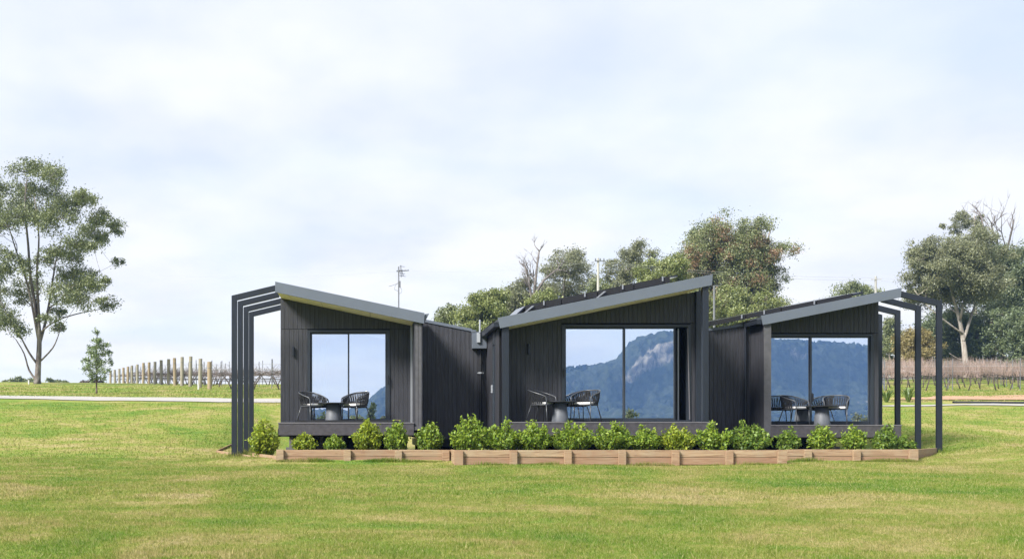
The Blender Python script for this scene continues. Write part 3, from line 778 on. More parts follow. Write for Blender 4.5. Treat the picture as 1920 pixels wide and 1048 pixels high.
window(Cb, Yw, fo0, fo1, LC_deck+0.01, wz1, [(fo0+0.078, PX(1527.5, Yw), 0.05), (PX(1519.5, Yw), fo1-0.078, 0.005)], handle=(PX(1523, Yw), PZ(745, Yw), Yw+0.004))
curtain(Cb, fo1-0.5, fo1-0.12, Yw+0.3, LC_deck, wz1-0.1)
fz0 = PZ(818, Yf); fx0, fx1 = wx0, PX(1445.7, Yf+0.05)
MB().prism([(fx0+0.024, fz0), (fx1-0.002, fz0), (fx1-0.002, up(fx1)), (fx0+0.024, up(fx0))], Yf+0.072, Yw).build('fin_wall', M['dark'], Cb)
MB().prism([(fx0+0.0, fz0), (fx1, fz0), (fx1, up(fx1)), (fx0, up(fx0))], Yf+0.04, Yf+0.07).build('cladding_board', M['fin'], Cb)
MB().box(fx0+0.024, fx0+0.11, Yw+0.001, Yb-0.1, LC_deck-0.25, up(fx0)).build('wall', M['dark'], Cb)
boards_side(Cb, fx0+0.022, Yf+0.075, Yw+0.05, fz0, up(fx0)-0.01)
boards_side(Cb, fx0+0.022, Yw+0.06, Yw+1.6, fz0, up(fx0)-0.01)
deck(Cb, Yf, Yw+0.05, PX(1446.5, Yf), PX(1690, Yf), PZ(819.5, Yf), LC_deck)
gutter(Cb, xl-0.10, xl+0.03, Yf+0.04, 27.3, top(xl)-0.19)
xpo = PX(1767.2, 26)
pergola(Cb, [26.0, 27.0, 28.05, 29.05], xpo, PZ(564.7, 26), xr+0.005, PZ(545.5, 26), 0.138, [0.10, 0.15, 0.25, 0.35], bh=0.16)
xsC = list(np.linspace(PX(1332, 26.8), PX(1598, 26.8), 5))
pnl = line(PX(1332, 26.8), PZ(603, 26.8)-0.2, PX(1613, 26.8), PZ(547, 26.8)-0.2)
solar(Cb, xsC, 26.8, 28.4, pnl, 0.2, 0.29, [PX(p, 26.8) for p in (1390, 1432, 1526)], 0.12)
x0, x1 = PX(1599, 26.8), PX(1618, 26.8)
MB().poly([(x0, 26.8, pnl(x0)+0.19), (x1, 26.8, pnl(x1)+0.19), (x1, 28.3, pnl(x1)+0.28), (x0, 28.3, pnl(x0)+0.28), (x0, 26.8, pnl(x0)+0.13), (x1, 26.8, pnl(x1)+0.15), (x1, 28.3, pnl(x1)+0.24), (x0, 28.3, pnl(x0)+0.22)],
          [(0, 1, 2, 3), (7, 6, 5, 4), (0, 4, 5, 1), (1, 5, 6, 2), (2, 6, 7, 3), (3, 7, 4, 0)]).build('panel_flashing', M['cell'], Cb)
piers(Cb, [(PX(1475, 26.5), 26.5), (PX(1565, 26.5), 26.6), (PX(1680, 26.5), 26.5), (11, 29.5), (13, 29.5)], LC_deck-0.2)
chassis(Cb, wx0, wx1, 26.5, 32.0, LC_deck-0.16)

# ------------------------------------------------------------------ link buildings between the cabins
YL = 27.0
L1 = thing('link_building', 'low charcoal passage with a rain head and downpipe between the left and middle cabins', 'building', (0, 0, 0), 0, 'low links between the cabins')
x0, x1 = PX(792, Yf), PX(917.5, YL)
x0 = fx_l = PX(792.5, 25.0)+0.004
zcap = line(PX(797, YL), PZ(604.5, YL), PX(898, YL), PZ(624.5, YL))
zb = PZ(823, YL)
MB().prism([(x0, zb+0.02), (Xs-0.03, zb+0.02), (Xs-0.03, zcap(Xs)), (x0, zcap(x0))], YL+0.001, 31.8).build('wall', M['dark'], L1)
boards_front(L1, YL, x0, Xs-0.03, const(zb), lambda x: zcap(x)-0.004, seed=9)
MB().prism([(x0, zcap(x0)), (PX(885, YL), zcap(PX(885, YL))), (PX(885, YL), zcap(PX(885, YL))+0.075), (x0, zcap(x0)+0.08)], YL-0.05, YL+0.04).build('roof_capping', M['steel'], L1, bevel=0.004)
MB().prism([(x0, zcap(x0)+0.01), (Xs-0.03, zcap(Xs)+0.01), (Xs-0.03, zcap(Xs)+0.05), (x0, zcap(x0)+0.06)], YL+0.042, 31.9).build('roof', M['roof'], L1)
rx0, rx1 = PX(885.5, 26.8), Xs-0.04
rh = MB().box(rx0, rx1, 26.72, 26.97, PZ(653, 26.72), PZ(623, 26.72)).box(rx0-0.008, rx0+0.09, 26.71, 26.975, PZ(623, 26.72), PZ(618.5, 26.72)).build('rain_head', M['steel'], L1, bevel=0.005)
MB().box(PX(894, 26.7), PX(900, 26.7), 26.66, 26.715, PZ(642, 26.7), PZ(624, 26.7)).build('spout', M['pvc'], L1)
pipe(L1, PX(900.2, 26.6), 26.65, PZ(623, 26.6), PZ(599, 26.6), 0.024, 'pvc', 'vent_pipe')
pipe(L1, PX(901, 26.88), 26.88, zb-0.1, PZ(653.5, 26.88), 0.034, 'black', 'downpipe', [PZ(699, 26.88)])
MB().lathe([(0.05, PZ(684, 26.88)), (0.05, PZ(672, 26.88))], 12, (PX(901, 26.88), 26.88, 0)).build('pipe_joint', M['black'], L1)
chassis(L1, x0, Xs-0.05, 27.3, 31.5, zb)
L2 = thing('link_building', 'low charcoal passage under solar panels between the middle and right cabins', 'building', (0, 0, 0), 0, 'low links between the cabins')
x0, x1 = PX(1303, 25.1)+0.01, fx0-0.005
zcap = line(PX(1331, YL), PZ(620.5, YL), PX(1390, YL), PZ(612.5, YL))
zb = PZ(817, YL)
MB().prism([(x0, zb+0.02), (x1, zb+0.02), (x1, zcap(x1)), (x0, zcap(x0))], YL+0.001, 31.8).build('wall', M['dark'], L2)
boards_front(L2, YL, x0, x1, const(zb), lambda x: zcap(x)-0.004, seed=10)
MB().prism([(x0, zcap(x0)), (x1-0.14, zcap(x1-0.14)), (x1-0.14, zcap(x1-0.14)+0.075), (x0, zcap(x0)+0.075)], YL-0.05, YL+0.04).build('roof_capping', M['steel'], L2, bevel=0.004)
MB().prism([(x0, zcap(x0)+0.01), (x1, zcap(x1)+0.01), (x1, zcap(x1)+0.05), (x0, zcap(x0)+0.06)], YL+0.042, 31.9).build('roof', M['roof'], L2)
pipe(L2, PX(1397.5, 26.9), 26.9, zb-0.25, PZ(609, 26.9), 0.030, 'posts', 'downpipe', [])
chassis(L2, x0, x1, 27.3, 31.5, zb)

# antenna mast behind the left roof
an = thing('tv_antenna', 'thin grey aerial mast with small crossbars on the left cabin roof', 'antenna', (PX(747.5, 28.2), 28.2, PZ(585, 28.2)))
h = 85/F*28.2
MB().tube([(0, 0, -0.35), (0, 0, h)], 0.018, 8).build('mast', M['galv'], an)
m = MB().tube([(-0.06, 0, h*0.90), (0.29, 0.1, h*0.93)], 0.012, 6)
for k, (x, l) in enumerate(((-0.04, .16), (0.03, .2), (0.1, .17), (0.18, .14), (0.27, .11))): m.tube([(x, -l, h*0.905+x*0.08), (x, l, h*0.905+x*0.08)], 0.006, 5)
m.build('yagi', M['galv'], an)
m = MB()
for dz, w in ((0.79, .12), (0.845, .10), (1.0, .09)): m.tube([(0.06-w*0.4, -w, h*dz), (0.06+w*1.2, w, h*dz+0.01)], 0.006, 5)
m.tube([(0.07, 0, h*0.77), (0.06, 0, h*1.03)], 0.012, 6); m.tube([(0.13, 0, h*0.8), (0.08, 0, h*0.93)], 0.010, 6)
m.build('dipole', M['galv'], an)
MB().box(-0.01, 0.055, -0.03, 0.03, h*0.55, h*0.68).build('amplifier', M['galv'], an)
MB().tube([(0, 0, h*0.66), (-0.1, 0, h*0.58), (-0.12, 0, h*0.5), (-0.04, 0, h*0.47), (0, 0, h*0.46)], 0.006, 5).tube([(0.03, 0, h*0.55), (0.09, 0, h*0.5), (0.08, 0, h*0.43), (0.01, 0, h*0.40)], 0.006, 5).tube([(-0.02, 0, h*0.63), (-0.2, 0, h*0.58), (-0.28, 0, h*0.565)], 0.006, 5).build('cable', M['galv'], an)

# ------------------------------------------------------------------ garden bed: sleepers, posts, soil
def bed(label, Y, xa, xb, zt, zbase, post_px, rows=2, group='timber garden retaining walls', end_post=()):
    t = thing('retaining_wall', label, 'retaining wall', (0, 0, 0), 0, group)
    hgt = (zt-zbase)/rows
    px = sorted(post_px)
    joints = [PX(p, Y) for p in px]
    xs = sorted(set([xa]+[j for j in joints if xa+0.3 < j < xb-0.3]+[xb]))
    rnd = random.Random(int(Y*100))
    for r in range(rows):
        for a, b in zip(xs[:-1], xs[1:]):
            d = rnd.uniform(-0.006, 0.006); e = rnd.uniform(-0.004, 0.004)
            MB().poly([(a+0.004, Y+d, zbase+r*hgt+0.006), (b-0.004, Y+d+e, zbase+r*hgt+0.006), (b-0.004, Y+0.075, zbase+r*hgt+0.003), (a+0.004, Y+0.075, zbase+r*hgt+0.003),
                       (a+0.004, Y+d, zbase+(r+1)*hgt+e), (b-0.004, Y+d+e, zbase+(r+1)*hgt-e), (b-0.004, Y+0.075, zbase+(r+1)*hgt-e), (a+0.004, Y+0.075, zbase+(r+1)*hgt+e)],
                      [(0, 3, 2, 1), (4, 5, 6, 7), (0, 1, 5, 4), (1, 2, 6, 5), (2, 3, 7, 6), (3, 0, 4, 7)]).build('sleeper', M['sleeper_low' if r == 0 else 'sleeper'], t, bevel=0.009)
    for p in px:
        w = 0.2 if p in end_post else 0.165
        c = PX(p, Y-0.07); hh = rnd.uniform(-0.01, 0.012)
        MB().box(c-w/2, c+w/2, Y-0.085, Y-0.009, zbase-0.12, zt+hh).build('post', M['sleeper'], t, bevel=0.006)
    return t
YA_, YB_, YC_ = 23.1, 22.3, 22.9
zA, zB, zC = PZ(843, YA_), PZ(843.5, YB_), PZ(842.3, YC_)
wA = bed('two board timber bed edging before the cabin with the left pergola', YA_, PX(519, YA_), PX(848, YA_), zA, -0.02, [525, 651, 747, 836])
wB = bed('timber bed edging standing forward in front of the middle cabin', YB_, PX(851, YB_), PX(1475, YB_), zB, -0.02, [860, 963, 1065, 1167, 1267, 1368, 1467], end_post=(860, 1467))
# the step between them
MB().box(PX(851, YB_), PX(851, YB_)+0.07, YB_+0.08, YA_+0.07, 0.0, zB-0.15).build('sleeper', M['sleeper'], wB, bevel=0.006)
MB().box(PX(851, YB_), PX(851, YB_)+0.07, YB_+0.08, YA_+0.07, zB-0.147, zB-0.004).build('sleeper', M['sleeper'], wB, bevel=0.006)
wC = bed('timber bed edging before the right hand cabin, ending at the black pergola', YC_, PX(1476, YC_)+0.0, PX(1713, YC_), zC, 0.0, [1515.5, 1607, 1713.5], end_post=(1713.5,))
# receding end board on the right, and the low end board and thin edging on the left
xe = PX(1722, YC_); ye = 26.0; xe2 = PX(1757, ye)
def plank(t, p0, p1, z0a, z1a, z0b, z1b, th=0.06, mat='sleeper', nm='sleeper'):
    d = Vector((p1[0]-p0[0], p1[1]-p0[1], 0)).normalized(); n = Vector((-d.y, d.x, 0))*th
    V = []
    for (za, zb_) in ((z0a, z0b), (z1a, z1b)):
        V += [(p0[0], p0[1], za), (p1[0], p1[1], zb_), (p1[0]+n.x, p1[1]+n.y, zb_), (p0[0]+n.x, p0[1]+n.y, za)]
    MB().poly(V, [(0, 3, 2, 1), (4, 5, 6, 7), (0, 1, 5, 4), (1, 2, 6, 5), (2, 3, 7, 6), (3, 0, 4, 7)]).build(nm, M[mat], t, bevel=0.005)
plank(wC, (xe-0.05, YC_+0.02), (xe2, ye), zC-0.3, zC-0.155, zC-0.3, zC-0.15)
plank(wC, (xe-0.05, YC_+0.02), (xe2, ye), zC-0.152, zC-0.004, zC-0.147, zC-0.02)
plank(wA, (PX(473, 24.6), 24.6), (PX(517, YA_), YA_+0.02), 0.04, 0.19, 0.02, 0.16)
le = thing('garden_edging', 'thin pale edging strip around the foot of the left pergola posts', 'garden edging')
plank(le, (PX(407, 26.6), 26.6), (PX(470, 24.62), 24.62), tz(-4.1, 26.6)-0.05, tz(-4.1, 26.6)+0.05, 0.06, 0.13, 0.025, 'sleeper', 'strip')
plank(le, (PX(407, 26.6), 26.6), (PX(440, 29.5), 29.5), tz(-4.1, 26.6)-0.05, tz(-4.1, 26.6)+0.05, tz(-4, 29.5)-0.05, tz(-4, 29.5)+0.05, 0.03, 'sleeper', 'strip')
# soil behind the boards
def soil_z(x, y): return 0.225 + 0.03*noise.noise(Vector((x*1.7, y*1.7, 0)))
V = []; nxs = 110; nys = 14
outline = [(PX(519, YA_)+0.05, PX(851, YB_)+0.08, YA_+0.08), (PX(851, YB_)+0.08, PX(1476, YB_), YB_+0.08), (PX(1476, YB_), PX(1715, YC_), YC_+0.08)]
for j in range(nys):
    for i in range(nxs):
        x = -2.05+(12.45+2.05)*i/(nxs-1)
        y0 = next((o[2] for o in outline if o[0] <= x <= o[1]), YC_+0.08)
        y = y0+(27.0-y0)*(j/(nys-1))**1.3
        V.append((x, y, soil_z(x, y)))
I = np.arange(nxs*nys).reshape(nys, nxs)
fq = np.stack([I[:-1, :-1].ravel(), I[:-1, 1:].ravel(), I[1:, 1:].ravel(), I[1:, :-1].ravel()], 1)
sl = link(bpy.data.objects.new('garden_soil', np_mesh('garden_soil', np.array(V), fq, M['soil'])))
tag(sl, 'dark mulched soil of the garden bed along the cabins', None, None, 'structure')

# ------------------------------------------------------------------ outdoor furniture
def make_chair():
    t = thing('rope_chair', 'x', 'chair', (0, 0, 0), 0, 'rope chairs on the decks')
    r = 0.013
    fl = [(-0.27, -0.25), (0.27, -0.25)]; bl = [(-0.2, 0.19), (0.2, 0.19)]
    for x, y in fl:
        MB().tube([(x, y-0.02, 0), (x, y, 0.41)], r, 8).build('leg', M['chair'], t, smooth=True)
    for x, y in bl:
        MB().tube([(x*1.32, y+0.12, 0), (x, y, 0.41)], r, 8).build('leg', M['chair'], t, smooth=True)
    # arm and back rail
    half = [(-0.27, -0.25, 0.412), (-0.272, -0.248, 0.555), (-0.285, -0.225, 0.612), (-0.30, -0.16, 0.645), (-0.315, -0.04, 0.685), (-0.305, 0.10, 0.73), (-0.25, 0.23, 0.768), (-0.14, 0.305, 0.786), (0, 0.325, 0.79)]
    rail = half+[(-x, y, z) for x, y, z in reversed(half[:-1])]
    # refine
    def cr(P, k=4):
        P = [Vector(p) for p in P]; out = []
        for i in range(len(P)-1):
            p0, p1, p2, p3 = P[max(i-1, 0)], P[i], P[i+1], P[min(i+2, len(P)-1)]
            for j in range(k):
                u = j/k
                out.append(0.5*((2*p1)+(p2-p0)*u+(2*p0-5*p1+4*p2-p3)*u*u+(3*p1-p0-3*p2+p3)*u**3))
        return out+[P[-1]]
    rl = cr(rail)
    MB().tube(rl, 0.0145, 8).build('arm_rail', M['chair'], t, smooth=True)
    ring = [(-0.27, -0.25), (-0.275, -0.05), (-0.255, 0.1), (-0.2, 0.19), (-0.1, 0.235), (0, 0.245), (0.1, 0.235), (0.2, 0.19), (0.255, 0.1), (0.275, -0.05), (0.27, -0.25)]
    rg = cr([(x, y, 0.415) for x, y in ring])
    MB().tube(rg+[rg[0]], 0.0125, 8).build('seat_frame', M['chair'], t, smooth=True)
    m = MB(); nR = 44
    def along(P, u):
        L = [0]
        for a, b in zip(P[:-1], P[1:]): L.append(L[-1]+(b-a).length)
        s = u*L[-1]
        for i in range(len(P)-1):
            if L[i+1] >= s: return P[i].lerp(P[i+1], (s-L[i])/max(1e-6, L[i+1]-L[i]))
        return P[-1]
    upper = [p for p in rl if p.z > 0.62]
    for k in range(nR):
        u = k/(nR-1)
        a = along(upper, 0.01+0.98*u); b = along(rg, 0.10+0.80*u)
        tw = 0.010*(1 if k % 2 else -1)
        mid = a.lerp(b, 0.5)+Vector((tw, 0.012, 0))
        m.tube([a, mid, b], 0.0085, 5, caps=False)
        if k % 2 == 0 and k+1 < nR:
            c = along(rg, 0.10+0.80*(k+1)/(nR-1)); m.tube([a, c], 0.006, 5, caps=False)
    tag(m.build('rope_weave', M['rope'], t), kind='stuff')
    s = [(x*0.97, y*0.97) for x, y in ring]
    MB().poly([(x, y, 0.400) for x, y in s]+[(x, y, 0.425) for x, y in s], [tuple(range(10, -1, -1)), tuple(range(11, 22))]+[(i, (i+1) % 11, 11+(i+1) % 11, 11+i) for i in range(11)]).build('seat', M['rope'], t)
    c = [(x*0.86, y*0.86+0.005) for x, y in ring]
    MB().poly([(x, y, 0.428) for x, y in c]+[(x, y, 0.478) for x, y in c], [tuple(range(10, -1, -1)), tuple(range(11, 22))]+[(i, (i+1) % 11, 11+(i+1) % 11, 11+i) for i in range(11)]).build('cushion', M['cushion'], t, bevel=0.016, seg=3)
    return t
def copy_tree(o, parent=None):
    c = o.copy(); COL.objects.link(c)
    if parent is not None: c.parent = parent
    for ch in list(o.children): copy_tree(ch, c)
    return c
chair0 = make_chair()
chairs = [  # pixel x, Y, deck z, turn, label
    (585, 25.62, LA_deck, 0.75, 'rope chair left of the cone table on the left cabin deck'),
    (667, 25.62, LA_deck, -0.75, 'rope chair right of the cone table on the left cabin deck'),
    (1016, 24.55, LB_deck, 0.95, 'rope chair in front of the cladding on the middle cabin deck'),
    (1099, 24.58, LB_deck, -0.75, 'rope chair before the glass on the middle cabin deck'),
    (1489, 26.62, LC_deck, 0.55, 'rope chair between fin wall and cone table on the right cabin deck'),
    (1568, 26.58, LC_deck, -0.5, 'rope chair right of the cone table on the right cabin deck'),
]
for i, (px, Y, z, a, lab) in enumerate(chairs):
    o = chair0 if i == 0 else copy_tree(chair0)
    o.location = (PX(px, Y), Y, z+0.001); o.rotation_euler = (0, 0, a); o['label'] = lab
tb0 = thing('cone_table', 'x', 'table', (0, 0, 0), 0, 'cone tables on the decks')
MB().lathe([(0.0, 0.478), (0.385, 0.478), (0.40, 0.484), (0.40, 0.50), (0.39, 0.505), (0.0, 0.505)], 40).build('tabletop', M['tabletop'], tb0, smooth=False)
MB().lathe([(0.205, 0.0), (0.205, 0.012), (0.158, 0.477)], 36).build('base', M['tablebase'], tb0, smooth=True)
for i, (px, Y, z, lab) in enumerate([(624.5, 25.55, LA_deck, 'round cone based table between the chairs on the left cabin deck'),
                                     (1050, 24.5, LB_deck, 'round cone based table between the chairs on the middle cabin deck'),
                                     (1541.5, 26.5, LC_deck, 'round cone based table between the chairs on the right cabin deck')]):
    o = tb0 if i == 0 else copy_tree(tb0)
    o.location = (PX(px, Y), Y, z+0.001); o['label'] = lab
op = thing('small_box', 'small yellowish box lying on the right end of the left cabin deck', 'box', (PX(743.5, 25.2), 25.2, LA_deck+0.001))
MB().box(-0.075, 0.075, -0.05, 0.05, 0, 0.045).build('body', simple('straw_box', (0.42, 0.34, 0.10), 0.7), op, bevel=0.006)
MB().box(-0.08, 0.08, -0.055, 0.055, 0.046, 0.062).build('lid', simple('straw_lid', (0.46, 0.38, 0.12), 0.7), op, bevel=0.004)

# ------------------------------------------------------------------ foliage tools
def leaf_mesh(name, C, L, W, mat, clump, droop=0.0, up=0.0, rs=None):
    """rhombic folded leaves at the points C"""
    rs = rs or np.random
    n = len(C)
    d = rs.normal(0, 1, (n, 3)); d[:, 2] += up-droop; d /= np.linalg.norm(d, axis=1)[:, None]
    nn = rs.normal(0, 1, (n, 3)); s = np.cross(d, nn); s /= np.linalg.norm(s, axis=1)[:, None]
    l = L*rs.uniform(0.7, 1.3, n)[:, None]; w = W*rs.uniform(0.7, 1.3, n)[:, None]
    u = np.cross(s, d)
    v0 = C-d*l*0.5; v2 = C+d*l*0.5; v1 = C+s*w*0.5+u*w*0.15; v3 = C-s*w*0.5+u*w*0.15
    V = np.stack([v0, v1, v2, v3], 1).reshape(-1, 3)
    Fq = np.arange(4*n).reshape(n, 4)
    r = np.repeat(rs.uniform(0, 1, n), 4); q = np.repeat(clump, 4)
    return np_mesh(name, V, Fq, mat, {'rnd': r, 'clump': q})

def blob_points(rs, c, rx, ry, rz, n, shell=0.55):
    p = rs.normal(0, 1, (n, 3)); p /= np.linalg.norm(p, axis=1)[:, None]
    rr = (shell+(1-shell)*rs.uniform(0, 1, n))*rs.uniform(0.75, 1.12, n)
    p *= rr[:, None]
    p[:, 0] *= rx; p[:, 1] *= ry; p[:, 2] *= rz
    return p+np.array(c)

def tree(name, label, base, trunk, clumps, leaf, bark, tr, leaf_len=0.2, dens=1.0, group=None, cat='tree', seed=1, extra=(), tip=0.02, gather=0.0, flat=0.9, leafw=0.42, subs=9):
    """base world point; trunk list of world points; clumps list of (Vector, radius)"""
    rs = np.random.RandomState(seed); rnd = random.Random(seed)
    t = thing(name, label, cat, tuple(base), 0, group)
    B0 = Vector(base)
    wood = MB()
    trunk = [Vector(p)-B0 for p in trunk]
    top = trunk[-1].z
    nodes = []
    def add_path(P, r0, r1, n=7):
        m = len(P); rad = [r0+(r1-r0)*(i/(m-1)) for i in range(m)]
        wood.tube(P, rad, n)
        for p, r in zip(P, rad): nodes.append((p, r))
    def smooth(P, k=3):
        out = []
        for i in range(len(P)-1):
            p0, p1, p2, p3 = P[max(i-1, 0)], P[i], P[i+1], P[min(i+2, len(P)-1)]
            for j in range(k):
                u = j/k; out.append(0.5*((2*p1)+(p2-p0)*u+(2*p0-5*p1+4*p2-p3)*u*u+(3*p1-p0-3*p2+p3)*u**3))
        return out+[P[-1]]
    P = smooth(trunk); m = len(P)
    rad = [tr*(1.35 if i == 0 else 1.0)*(1-0.86*(i/(m-1))**0.8)+0.01 for i in range(m)]
    wood.tube(P, rad, 10)
    for p, r in zip(P, rad):
        if p.z > 0.12*top: nodes.append((p, r))
    for ex in extra:
        Pe, r0, r1 = ex
        add_path(smooth([Vector(p)-B0 for p in Pe]), r0, r1, 8)
    order = sorted(clumps, key=lambda c: (c[0]-B0-trunk[min(2, len(trunk)-1)]).length)
    pts = []; cl = []
    for c, r in order:
        c = c-B0
        best, bn = None, None
        for p, rr in nodes:
            dv = c-p; dl = dv.length
            hz = math.hypot(dv.x, dv.y)
            pen = dl+max(0, hz*0.75-dv.z)*1.2+(0.5*r if rr < 0.03 else 0)
            if best is None or pen < best: best, bn = pen, (p, rr)
        p, rr = bn
        dv = c-p; L = dv.length
        if L > 0.15:
            bend = Vector((rnd.uniform(-1, 1), rnd.uniform(-1, 1), -0.6))*L*0.09
            path = [p, p+dv*0.33+bend+Vector((0, 0, L*0.03)), p+dv*0.68+bend*0.6, c]
            path = smooth(path, 2)
            r0 = min(rr*0.7, 0.008+L*0.020+tip)
            add_path(path, r0, max(tip*0.6, r0*0.3), 6)
        # twigs and leaf sprays
        for k in range(subs):
            dd = Vector((rnd.gauss(0, 1), rnd.gauss(0, 1), rnd.gauss(0.15, 0.6))); dd.normalize(); dd = Vector((dd.x*r, dd.y*r, dd.z*r*flat))*rnd.uniform(0.45, 1.15)
            wood.tube([c-dv*0.06, c+dd*0.5+Vector((0, 0, 0.05*r)), c+dd], [tip*0.8, tip*0.55, tip*0.3], 4, caps=False)
            n = int(dens*30*(r/leaf_len)**1.35/subs*4.2)
            sr = r*rnd.uniform(0.22, 0.40)
            pp = rs.normal(0, 1, (n, 3))*np.array([sr, sr, sr*0.78])+np.array(c+dd)
            pts.append(pp); cl.append(np.full(n, rnd.random()*0.5+0.5*rnd.random()))
    tk = wood.build('trunk', bark, t, smooth=True)
    if pts:
        C = np.concatenate(pts); Q = np.concatenate(cl)
        link(bpy.data.objects.new('crown', leaf_mesh('crown', C, leaf_len, leaf_len*leafw, leaf, Q, 0.5, 0, rs)), t)
    return t

def inpoly(x, y, P):
    c = False; j = len(P)-1
    for i in range(len(P)):
        if (P[i][1] > y) != (P[j][1] > y) and x < (P[j][0]-P[i][0])*(y-P[i][1])/(P[j][1]-P[i][1])+P[i][0]: c = not c
        j = i
    return c
def poly_tree(name, label, Y, poly, n, rpx, base_px, trunk_px, leaf, bark, tr, seed, depth=2.5, group=None, **kw):
    """crown built from clumps that fill an outline at the distance Y, with real depth"""
    rnd = random.Random(seed)
    n = int(n*1.55); rpx = (rpx[0]*1.02, rpx[1]*1.12)
    xs = [p[0] for p in poly]; ys = [p[1] for p in poly]
    cl = []; tries = 0
    while len(cl) < n and tries < 6000:
        tries += 1
        x, y = rnd.uniform(min(xs), max(xs)), rnd.uniform(min(ys), max(ys))
        r = rnd.uniform(*rpx)
        if not inpoly(x, y, poly) or not inpoly(x, y-r*0.8, poly): continue
        if tries < 4500 and not (inpoly(x-r*0.8, y-r*0.2, poly) and inpoly(x+r*0.8, y-r*0.2, poly) and inpoly(x, y-r*0.85, poly)): continue
        if any(math.hypot(x-a, (y-b)*1.3) < (r+q)*0.52 for a, b, q, _ in cl) and tries < 3500: continue
        cl.append((x, y, r, rnd.uniform(-depth, depth)))
    C = [(PT(x, y, Y)+Vector((0, dy, 0)), r/F*Y) for x, y, r, dy in cl]
    bx = PX(base_px, Y); base = Vector((bx, Y, tz(bx, Y)-0.05))
    tr_pts = [base]+[PT(x, y, Y)+Vector((0, rnd.uniform(-0.3, 0.3), 0)) for x, y in trunk_px]
    return tree(name, label, base, tr_pts, C, leaf, bark, tr, group=group, seed=seed, **kw)

# ------------------------------------------------------------------ the big gum on the left
Y = 75.0
raw = [(85,60,45),(160,50,50),(205,75,35),(45,120,50),(115,130,45),(200,140,55),(260,130,45),(10,140,40),(30,190,45),(100,210,50),(165,220,45),(-10,240,50),(60,260,50),(130,275,50),(190,270,40),
 (355,180,40),(390,210,30),(300,220,40),(340,230,45),(450,265,30),(460,300,28),(290,290,50),(350,300,45),(230,330,45),(400,340,32),(20,320,40),(90,330,40),(270,370,50),(330,390,42),(420,410,33),(450,420,22),
 (200,390,36),(20,500,55),(60,540,50),(0,570,50),(80,590,36),(170,490,40),(230,480,50),(290,500,45),(330,490,35),(250,550,55),(320,560,55),(380,550,42),(440,550,36),(470,540,20),(280,610,46),(350,620,42),
 (440,625,32),(470,630,18),(230,650,30),(30,700,55),(80,740,42),(-20,680,50),(250,720,28),(215,690,26),(-60,120,45),(-70,200,50),(-100,300,55),(-80,400,50),(-120,520,55),(-80,620,50),(-110,700,40),(-40,330,45),(-60,480,45)]
rnd = random.Random(5)
def gp(x, y, dy=0.0): return PT(x/2.2295, 290+y/2.2295, Y)+Vector((0, dy, 0))
cl = [(gp(x, y, rnd.uniform(-3.0, 3.0)), r/2.2295/F*Y) for x, y, r in raw]
bx = PX(70, Y); base = Vector((bx, Y, tz(bx, Y)-0.1))
ext = [([gp(163, 800), gp(185, 680, 0.5), gp(200, 560, 0.8), gp(215, 440, 1.0), gp(240, 330, 1.2)], 0.13, 0.03),
       ([gp(160, 770), gp(130, 560, -0.6), gp(90, 420, -1.0), gp(50, 280, -1.2)], 0.11, 0.03),
       ([gp(164, 700), gp(160, 500, -0.3), gp(170, 350, -0.4), gp(150, 180, -0.3)], 0.12, 0.03),
       ([gp(158, 950), gp(118, 900, 0.2), gp(95, 830, 0.3), gp(60, 770, 0.3)], 0.09, 0.03),
       ([gp(160, 880), gp(130, 830, -0.4), gp(85, 740, -0.6), gp(20, 620, -0.9)], 0.10, 0.03),
       ([gp(172, 860), gp(225, 810, -0.3), gp(250, 760, -0.4), gp(262, 720, -0.4)], 0.07, 0.02),
       ([gp(172, 740), gp(230, 690, 0.4), gp(330, 655, 0.8), gp(400, 640, 1.0)], 0.07, 0.025)]
tree('gum_tree', 'tall spreading gum tree standing alone on the left skyline', base, [base, gp(160, 880), gp(164, 800), gp(162, 720), gp(150, 640), gp(128, 520), gp(118, 380), gp(105, 230), gp(110, 120)],
     [(c, r*1.15) for c, r in cl+[(gp(x, y, d), r/2.2295/F*Y) for x, y, r, d in ((405,255,34,1),(420,295,32,-1),(375,335,34,1.5),(300,440,36,0),(140,420,34,2),(100,460,32,-2),(250,430,32,-2))]], M['euc'], M['bark_gum'], 0.25, leaf_len=0.19, dens=0.85, group=None, seed=11, extra=ext, tip=0.022, flat=0.82)

# ------------------------------------------------------------------ trees behind the cabins
G = 'gum trees behind the cabins'
poly_tree('gum_tree', 'small olive tree at the left end of the tree line behind the cabins', 92, [(818, 600), (822, 582), (845, 574), (860, 582), (858, 605)], 9, (9, 15), 842, [(842, 640), (840, 605), (842, 585)], M['euc'], M['bark_dark'], 0.14, 21, 1.5, G, leaf_len=0.22)
poly_tree('wattle_tree', 'feathery light green wattle behind the passage roof, second in the tree line', 88, [(850, 640), (862, 585), (885, 545), (915, 540), (945, 552), (950, 640)], 26, (13, 22), 905, [(904, 640), (903, 600), (905, 560)], M['wattle'], M['bark_dark'], 0.2, 22, 2.2, G, leaf_len=0.24, dens=1.3)
poly_tree('gum_tree', 'rounded olive gum just right of the feathery wattle', 93, [(925, 640), (935, 570), (955, 522), (985, 512), (1005, 540), (1005, 640)], 24, (14, 22), 965, [(965, 640), (962, 590), (966, 535)], M['euc_grey'], M['bark'], 0.22, 23, 2.4, G, leaf_len=0.22, dens=1.05)
poly_tree('gum_tree', 'thin grey gum behind the bare dead tree', 97, [(990, 600), (1010, 510), (1045, 470), (1075, 462), (1105, 475), (1115, 520), (1105, 600)], 27, (12, 20), 1060, [(1060, 620), (1055, 560), (1062, 490)], M['euc_grey'], M['bark'], 0.24, 24, 2.6, G, leaf_len=0.2, dens=0.75)
